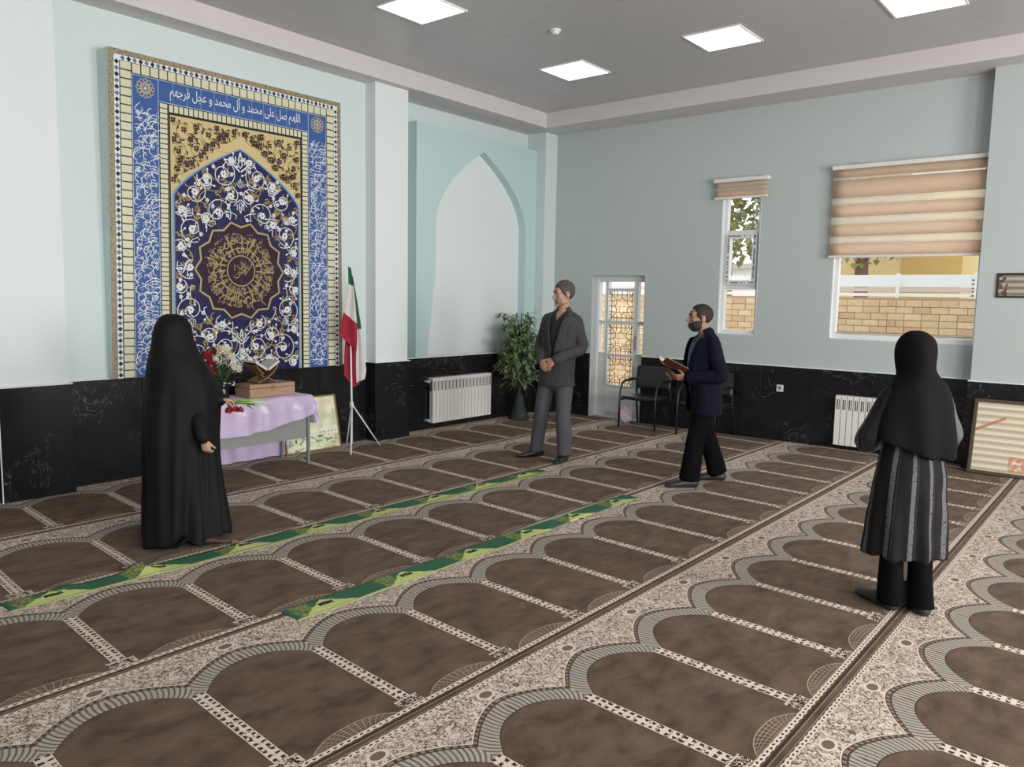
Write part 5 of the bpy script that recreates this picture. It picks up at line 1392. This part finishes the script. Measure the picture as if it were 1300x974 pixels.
# folder in his hands
wm = world_of(t); lw, rw = wm @ LW, wm @ RW
fc = wm @ sp(-.01, .345, 1.175)
fz = math.atan2(.66, -.75)
tf = thing('document_folder', 'open reddish brown folder with white papers in the hands of the navy jacket man', 'folder', fc, fz)
M_FOLD = mat('red_brown_leather', srgb(104, 52, 38), .5, var=.15, scale=30)
for s_, nm in ((-1, 'cover'), (1, 'cover')):
    R = Matrix.Rotation(s_ * math.radians(-22), 3, 'Y') @ Matrix.Rotation(math.radians(28), 3, 'X')
    MB().obox(R @ Vector((s_ * .083, 0, 0)), (.165, .225, .006), R).build('cover', M_FOLD, tf, bevel=.002)
    MB().obox(R @ Vector((s_ * .080, -.002, .006)), (.15, .215, .004), R).build('paper', mat('paper_white', (.75, .74, .72, 1), .7), tf)

# ---------------------------------------------------------------- woman in the striped coat
p = Person('woman seen from behind in black headscarf, striped black coat and black trousers', onZ(1142, 774), (-.734, .683), 1.535)
k, t = p.k, p.t
la, ra = p.loc(onZ(1127, 771)), p.loc(onZ(1165, 776.5)); la.z = ra.z = .08
sp = lambda x, y, z: Vector((x * k, y * k, z * k))
RH, LH = sp(.09, 0, .9), sp(-.09, 0, .9)
RS, LS = sp(.16, -.01, 1.43), sp(-.16, -.01, 1.43); RE, LE = sp(.29, .03, 1.13), sp(-.30, .03, 1.12); RW, LW = sp(.02, .25, 1.14), sp(-.03, .22, 1.10)
hc = sp(0, .035, 1.675); HR = rotz(math.radians(14)) @ Matrix.Rotation(math.radians(-6), 3, 'X')
b = MB(); limb(b, *p.trunk(-.01), side=(1, 0, 0)); head_parts(b, hc, HR, k * 1.08); limb(b, [sp(0, -.015, 1.47), sp(0, .0, 1.55), hc + Vector((0, -.01, -.04))], [.055 * k, .05 * k, .05 * k])
for S, E_, W in ((RS, RE, RW), (LS, LE, LW)): limb(b, [S, S * .5 + E_ * .5, E_, E_ * .5 + W * .5, W], [.046 * k, .042 * k, .038 * k, .033 * k, .025 * k])
for h_, a in ((LH, la), (RH, ra)): limb(b, leg_pts(h_, a, (0, .01, 0)), [.085 * k, .075 * k, .055 * k, .048 * k, .036 * k])
hand_parts(b, RW, (-.95, .1, .0), (0, -1, 0), (0, .1, 1), k * .95); hand_parts(b, LW, (.95, .1, .1), (0, -1, 0), (0, .1, 1), k * .95)
dress(fuse(b, .0055, 3), 'body', SKIN, t); face_bits(t, hc, HR, k * 1.08, BH)
BLK = mat('black_crepe', srgb(15, 14, 15), .9, var=.15, scale=50, spec=.15)
def coat_mat():
    n = NT('striped_black_coat'); co = n.coord('Object'); x, y, z = n.xyz(co)
    s_ = x.atan2(y * -1.0) * .235 + (z - .7) * .02 * x
    f = (s_ / .145 + 10.22).fract()
    nz = n.noise(n.scaled(co, (1, 1, 6)), 40, 2)
    on = (f - .5).abs().lt(.115) * nz.gt(.38)
    thin = (f - .72).abs().lt(.018)
    c = n.mix(srgb(15, 13, 14), srgb(22, 20, 20), n.noise(co, 20, 2))
    n.base(n.mix(n.mix(c, srgb(98, 98, 99), on * .8), srgb(64, 62, 63), thin * .5)); n.bump(n.noise(co, 250, 1), .2, .002); return n.done(.85, spec=.25)
COAT = coat_mat()
cr = [(.385, .0, .262, .20), (.5, .0, .258, .20), (.7, -.005, .245, .185), (.92, -.012, .225, .165), (1.08, -.005, .195, .145), (1.2, .005, .19, .145), (1.33, .01, .2, .145), (1.42, 0, .185, .125), (1.48, -.012, .145, .095), (1.52, -.012, .08, .07)]
b = MB(); q = p.trunk(.0, rows=cr); limb(b, *q, side=(1, 0, 0), n=40, dome=False)
for S, E_, W in ((RS, RE, RW), (LS, LE, LW)): limb(b, [S, S * .5 + E_ * .5, E_, E_ * .5 + W * .5, W], [.068 * k, .07 * k, .07 * k, .062 * k, .052 * k])
def coat_fold(c):
    a = math.atan2(c.x, -c.y); w_ = max(0, min(1, (1.0 - c.z / k) / .6))
    return (.011 * math.sin(a * 7 + 1.2) + .007 * math.sin(a * 13 + c.z * 3)) * w_ + .006 * mnoise.noise(c * 8)
dress(fuse(b, .009, 4), 'coat', COAT, t, fold=coat_fold)
# headscarf: hood flowing into a shoulder cape
sr = [(1.832, .018, .006, .006), (1.828, .018, .03, .036), (1.815, .019, .058, .070), (1.785, .021, .088, .108), (1.75, .022, .103, .128), (1.70, .024, .110, .136), (1.63, .018, .108, .132), (1.57, .008, .108, .126), (1.52, -.002, .142, .126), (1.47, -.012, .192, .136), (1.40, -.016, .226, .150), (1.28, -.02, .252, .168), (1.15, -.02, .268, .182), (1.04, -.02, .262, .186)]
b = MB(); ps, rs = p.trunk(.0, rows=sr); limb(b, ps, rs, side=(1, 0, 0), n=44, sub=5, dome=False)
def scarf_cut(c):
    q = HR.inverted() @ (c - hc) / k
    if q.y > .06 and abs(q.x) < .055 and -.11 < q.z < .06: return True
    z, a = c.z / k, math.atan2(c.x, -c.y)
    return z < 1.045 + .14 * (1 - math.cos(a)) / 2 + .055 * math.sin(a) * -1
def scarf_fold(c):
    w_ = max(0, min(1, (1.5 - c.z / k) / .3)); a = math.atan2(c.x, -c.y); return .010 * w_ * math.sin(a * 6 + 3 * c.z) + .009 * mnoise.noise(Vector((c.x * 9, c.y * 9, c.z * 5)))
dress(fuse(b, .009, 3), 'headscarf', BLK, t, cut=scarf_cut, fold=scarf_fold, solid=-.004)
b = MB()
for h_, a in ((LH, la), (RH, ra)):
    q = leg_pts(h_, a, (0, .01, 0)); limb(b, q[:-1] + [Vector((a.x, a.y - .02, .03))], [(.09 * k, .10 * k), (.085 * k, .095 * k), (.072 * k, .08 * k), (.074 * k, .082 * k), (.080 * k, .098 * k)], side=(1, 0, 0), dome=False)
limb(b, [Vector((0, 0, .83 * k)), Vector((0, 0, 1.0 * k))], [(.15 * k, .12 * k), (.16 * k, .12 * k)], side=(1, 0, 0))
dress(fuse(b, .009, 4), 'trousers', mat('black_trouser_plain', srgb(8, 8, 9), .9, spec=.12), t, fold=wrinkle(.010, 7, (1, 1, .5)))
M_GSH = mat('black_grey_shoe', srgb(48, 47, 46), .6, var=.5, scale=16)
shoe('shoe', la + Vector((-.015, .02, 0)), (-.15, 1), M_GSH, t, 1.05, .04); shoe('shoe', ra, (.1, 1), M_GSH, t, 1.0, .04)

# ---------------------------------------------------------------- woman in the chador
p = Person('woman wrapped in a long black chador standing beside the table', onZ(236, 684), (.05, 1.0), 1.54)
k, t = p.k, p.t
la, ra = sp(-.09, .0, .09), sp(.085, .06, .09)
k = p.k; sp = lambda x, y, z: Vector((x * k, y * k, z * k))
la, ra = sp(-.09, -.02, .09), sp(.10, .0, .09)
RS, LS = sp(.16, 0, 1.43), sp(-.16, 0, 1.43)
lwr = p.loc(atR(280, 507, 5.72)); rwr = p.loc(atR(259, 559, 5.50))
RE = Vector((.15, .0, .95)); LE = Vector((-.12, .14, .97))
RS, LS = sp(.15, -.04, 1.40), sp(-.15, -.04, 1.40)
RH, LH = sp(.09, 0, .9), sp(-.09, 0, .9)
hc = sp(0, -.004, 1.655); HR = Matrix.Rotation(math.radians(-6), 3, 'X')
b = MB(); limb(b, *p.trunk(-.01), side=(1, 0, 0)); head_parts(b, hc, HR, k * 1.08); limb(b, [sp(0, -.035, 1.47), sp(0, -.04, 1.55), hc + Vector((0, -.01, -.04))], [.055 * k, .05 * k, .05 * k])
for S, E_, W in ((RS, RE, rwr), (LS, LE, lwr)): limb(b, [S, S * .5 + E_ * .5, E_, E_ * .5 + W * .5, W], [.046 * k, .042 * k, .038 * k, .033 * k, .025 * k])
for h_, a in ((LH, la), (RH, ra)): limb(b, leg_pts(h_, a, (0, .01, 0)), [.085 * k, .075 * k, .055 * k, .048 * k, .036 * k])
hand_parts(b, rwr, (0, .22, -.97), (-.5, .6, .1), (-.2, .9, .2), k * .98, (.6, .7, .75, .8), (.8, .3, .5))
hand_parts(b, lwr, (.1, .95, -.25), (.2, -.1, -.9), (.9, .1, .3), k * .98, (.75, .8, .85, .9), (.5, .6, .5))
dress(fuse(b, .0055, 3), 'body', SKIN, t); face_bits(t, hc, HR, k * 1.08, BH)
CHD = mat('black_chador_cloth', srgb(9, 9, 12), .72, var=.15, scale=30, spec=.25)
cr = [(1.812, -.04, .006, .006), (1.808, -.04, .032, .036), (1.795, -.042, .062, .070), (1.770, -.046, .088, .102), (1.735, -.05, .106, .126), (1.68, -.055, .118, .143), (1.62, -.06, .128, .152), (1.53, -.055, .155, .175), (1.425, -.045, .205, .21), (1.3, -.02, .24, .25), (1.174, 0, .255, .284), (1.0, -.01, .26, .288), (.795, -.02, .266, .290), (.4, -.015, .28, .304), (.1, 0, .30, .336), (.02, 0, .305, .342)]
b = MB(); ps, rs = p.trunk(.0, rows=cr); limb(b, ps, rs, side=(1, 0, 0), n=56, sub=5, dome=False)
limb(b, [Vector((-.10, .12, 1.10)), LE, LE * .3 + lwr * .7, LE * .05 + lwr * .95], [.10, .085, .065, .05])
def chador_cut(c):
    q = HR.inverted() @ (c - hc) / k
    if q.y > .045 and abs(q.x) < .062 and -.12 < q.z < .068: return True
    if c.z < .0: return True
    a = math.atan2(c.x, c.y - .05)                      # hem lifts on the near front side above the shoe
    return c.z < .05 * math.exp(-((a - 1.15) / .42) ** 2) + .012
def chador_fold(c):
    a = math.atan2(c.x, c.y - .06); z = c.z / k; w_ = max(0, min(1, (1.42 - z) / 1.1))
    f = (.020 * math.sin(a * 5 + .8 * math.sin(z * 3)) + .013 * math.sin(a * 11 + z * 2.2) + .006 * math.sin(a * 19 + 1)) * w_
    f -= .034 * math.exp(-((a - 1.72) / .10) ** 2) * max(0, min(1, (1.25 - z) / .5))      # overlapping front edge
    return f + .006 * mnoise.noise(Vector((c.x * 8, c.y * 8, c.z * 2.5)))
dress(fuse(b, .0095, 3), 'chador', CHD, t, cut=chador_cut, fold=chador_fold, solid=-.004, flatten=True)
limb(MB(), [RE + Vector((0, .02, -.05)), RE * .5 + rwr * .5, rwr - (rwr - RE).normalized() * .015], [.052, .05, .044]).build('sleeve', CHD, t, smooth=True)
shoe('shoe', ra + Vector((.12, .02, 0)), (.5, .85), mat('dark_brown_shoe', srgb(58, 40, 36), .5), t, .92, .035); shoe('shoe', la, (0, 1), mat('dark_brown_shoe', srgb(58, 40, 36), .5), t, .92, .035)
# bunch of cut flowers in her hand
hw_ = world_of(t) @ (lwr + Vector((.01, .075, -.035)))
tb_ = thing('flower_bunch', 'bunch of red cut flowers with long green stems in the chador woman\'s hand', 'flowers', hw_)
rt = Vector((.62, .78, 0)).normalized(); rnd = random.Random(31)
for q in range(9):
    e = rt * rnd.uniform(.16, .26) + Vector((rnd.uniform(-.03, .03), rnd.uniform(-.03, .03), rnd.uniform(-.03, .025)))
    MB().tube([-rt * .03 + Vector((0, 0, rnd.uniform(-.012, .01))), e * .5 + Vector((0, 0, .012)), e], [.0045, .004, .0035], 6).build('stem', mat('fresh_stem', srgb(150, 176, 84), .5, var=.3), tb_, smooth=True)
for q in range(5): bloom(-rt * rnd.uniform(-.05, .04) + Vector((rnd.uniform(-.02, .04), rnd.uniform(-.02, .02), rnd.uniform(-.05, -.03))), .028, rnd, 22).build('bloom', M_RED, tb_)
lf_ = MB()
for q in range(14): leaf(lf_, rt * rnd.uniform(.02, .12) + Vector((0, 0, rnd.uniform(-.015, .02))), rt + Vector((rnd.gauss(0, .4), rnd.gauss(0, .4), rnd.gauss(0, .3))), .06, .012, rnd)
lf_.build('leaves', M_LEAF, tb_, kind='stuff')
# ================================================================== OUTSIDE THE WINDOWS
struct('ground_outside', MB().box(-16, 6, YB + .3, 30, -.3, -.02), mat('outside_paving', srgb(170, 160, 145), .9))
YO = 12.6
def brick_mat():
    n = NT('yellow_brick'); co = n.coord('Object'); oi = n.t.nodes.new('ShaderNodeObjectInfo')
    rv = V(n.t, oi.outputs['Random'])
    c = n.mix(srgb(222, 190, 148), srgb(238, 214, 176), rv); c = n.mix(c, srgb(216, 178, 144), rv.gt(.82))
    n.base(n.mix(c, srgb(206, 172, 136), n.noise(co, 22, 3).gt(.6) * .4)); n.bump(n.noise(co, 60, 2), .3, .004)
    return n.done(.9, spec=.2)
M_BRICK = brick_mat(); M_MORT = mat('mortar', srgb(190, 158, 126), .95)
WT = 1.80
ow = MB().box(-13, 3, YO + .012, YO + .2, -.1, WT).build('garden_wall', M_MORT)
tag(ow, 'yellow brick garden wall seen through the windows', 'wall')
bw_, bh_ = .232, .098
bm_ = MB().box(-bw_ / 2 + .005, bw_ / 2 - .005, 0, .10, -bh_ / 2 + .005, bh_ / 2 - .005).mesh('brick', bevel=.004, mats=[M_BRICK])
hm_ = MB().box(-bw_ / 4 + .005, bw_ / 4 - .005, 0, .10, -bh_ / 2 + .005, bh_ / 2 - .005).mesh('brick', bevel=.004, mats=[M_BRICK])
def seen(x, z):
    """does a ray from near the camera to this brick pass one of the openings?"""
    k = YB / YO; X = x * k; Z = CAM_H + (z - CAM_H) * k
    for a, b_, c, d in (SWIN, BWIN, DOOR):
        if a - .08 < X < b_ + .08 and c - .03 < Z < d + .03: return True
    return False
rest = MB(); cnt = 0
for r in range(int(WT / bh_)):
    z = bh_ * (r + .5)
    x = -10.0 + (bw_ / 2 if r % 2 else 0) * 1.0
    while x < .8:
        if r % 3 == 2 and (int((x + 20) * 3) % 5 == 0): wd, me = bw_ / 2, hm_
        else: wd, me = bw_, bm_
        xc_ = x + wd / 2
        if seen(xc_, z) and z > .35 and cnt < 300: child('brick', me, ow, (xc_, YO, z)); cnt += 1
        else: rest.box(x + .005, x + wd - .005, YO, YO + .1, z - bh_ / 2 + .005, z + bh_ / 2 - .005)
        x += wd
rest.build('bricks_farther', M_BRICK, ow, kind='stuff')
# white railing panels along the top of the wall
t = thing('wall_railing', 'white sheet metal railing on top of the brick garden wall', 'railing', (-5, YO + .1, WT))
M_RW = mat('white_sheet_metal', (.93, .92, .91, 1), .4, var=.03)
x = -10.2
while x < -1.95:
    w_ = 1.02
    MB().box(x + .03, x + w_ - .03, YO + .09, YO + .10, WT + .16, WT + .34).build('panel', M_RW, t, world=True)
    MB().box(x - .02, x + .02, YO + .06, YO + .12, WT, WT + .36).build('post', M_RW, t, world=True)
    MB().box(x + .02, x + w_ - .02, YO + .09, YO + .105, WT + .02, WT + .07).build('rail', M_RW, t, world=True)
    MB().box(x + .02, x + w_ - .02, YO + .09, YO + .10, WT + .09, WT + .15).build('lower_strip', mat('pinkish_strip', (.72, .58, .52, 1), .5), t, world=True); x += w_
for k in range(5): MB().box(-2.1, 1.2, YO + .09, YO + .1, WT + .03 + k * .055, WT + .05 + k * .055).build('bar', mat('cream_bar', (.78, .68, .5, 1), .5), t, world=True)
# yellow house behind
hb = thing('yellow_house', 'low yellow house with flat eaves beyond the garden wall', 'building', (-3, 17, 0))
M_YEL = mat('yellow_render', srgb(236, 214, 158), .9, var=.08, scale=3)
MB().box(-5.4, 4.0, 17, 20, -.02, 3.6).build('wall', M_YEL, hb, world=True)
MB().box(-5.6, 4.2, 16.5, 20.2, 3.6, 3.85).build('eaves', mat('eaves_render', srgb(230, 212, 150), .9), hb, world=True)
MB().box(-4.05, -3.0, 16.97, 17.0, 1.6, 2.75).build('shutter', mat('ochre_shutter', srgb(206, 174, 104), .8), hb, world=True)
MB().box(-4.1, -2.95, 16.95, 16.98, 2.75, 2.8).build('shutter_lintel', mat('shutter_edge', srgb(150, 120, 70), .8), hb, world=True)
h2 = thing('far_white_house', 'pale rendered house wall behind the trees', 'building', (-13, 21, 0))
MB().box(-20, -7.4, 21, 24, -.02, 2.6).build('wall', mat('white_render', (.85, .84, .8, 1), .9), h2, world=True)
MB().box(-20.2, -7.2, 20.7, 24.2, 2.6, 2.75).build('roof', mat('grey_roof', (.4, .38, .36, 1), .9), h2, world=True)
def garden_tree(label, x, y, tr, zc, R, seed, n=1500):
    t = thing('garden_tree', label, 'tree', (x, y, 0), 0, 'trees beyond the garden wall'); rnd = random.Random(seed)
    MB().tube([(0, 0, -.02), (.03, 0, 1.5), (-.02, 0, 3.2), (.05, 0, zc)], [tr, tr * .85, tr * .7, tr * .4], 12).build('trunk', mat('bark', srgb(120, 92, 80), .95, var=.3), t, smooth=True)
    b = MB()
    for k in range(n):
        d = Vector((rnd.gauss(0, 1), rnd.gauss(0, 1), rnd.gauss(0, .75))).normalized() * R * rnd.uniform(.35, 1) ** .6
        p = Vector((0, 0, zc)) + d; leaf(b, p, (rnd.gauss(0, 1), rnd.gauss(0, 1), rnd.gauss(-.3, .7)), rnd.uniform(.12, .24), rnd.uniform(.035, .07), rnd)
    b.build('crown', mat('tree_leaf', srgb(150, 152, 92), .6, var=.5, scale=2), t, kind='stuff')
garden_tree('leafy garden tree with a brown trunk seen through the small window', -6.62, 14.6, .12, 3.55, 1.1, 3)
garden_tree('garden tree whose trunk shows beside the yellow house in the big window', -4.33, 15.3, .15, 3.45, 1.05, 6)
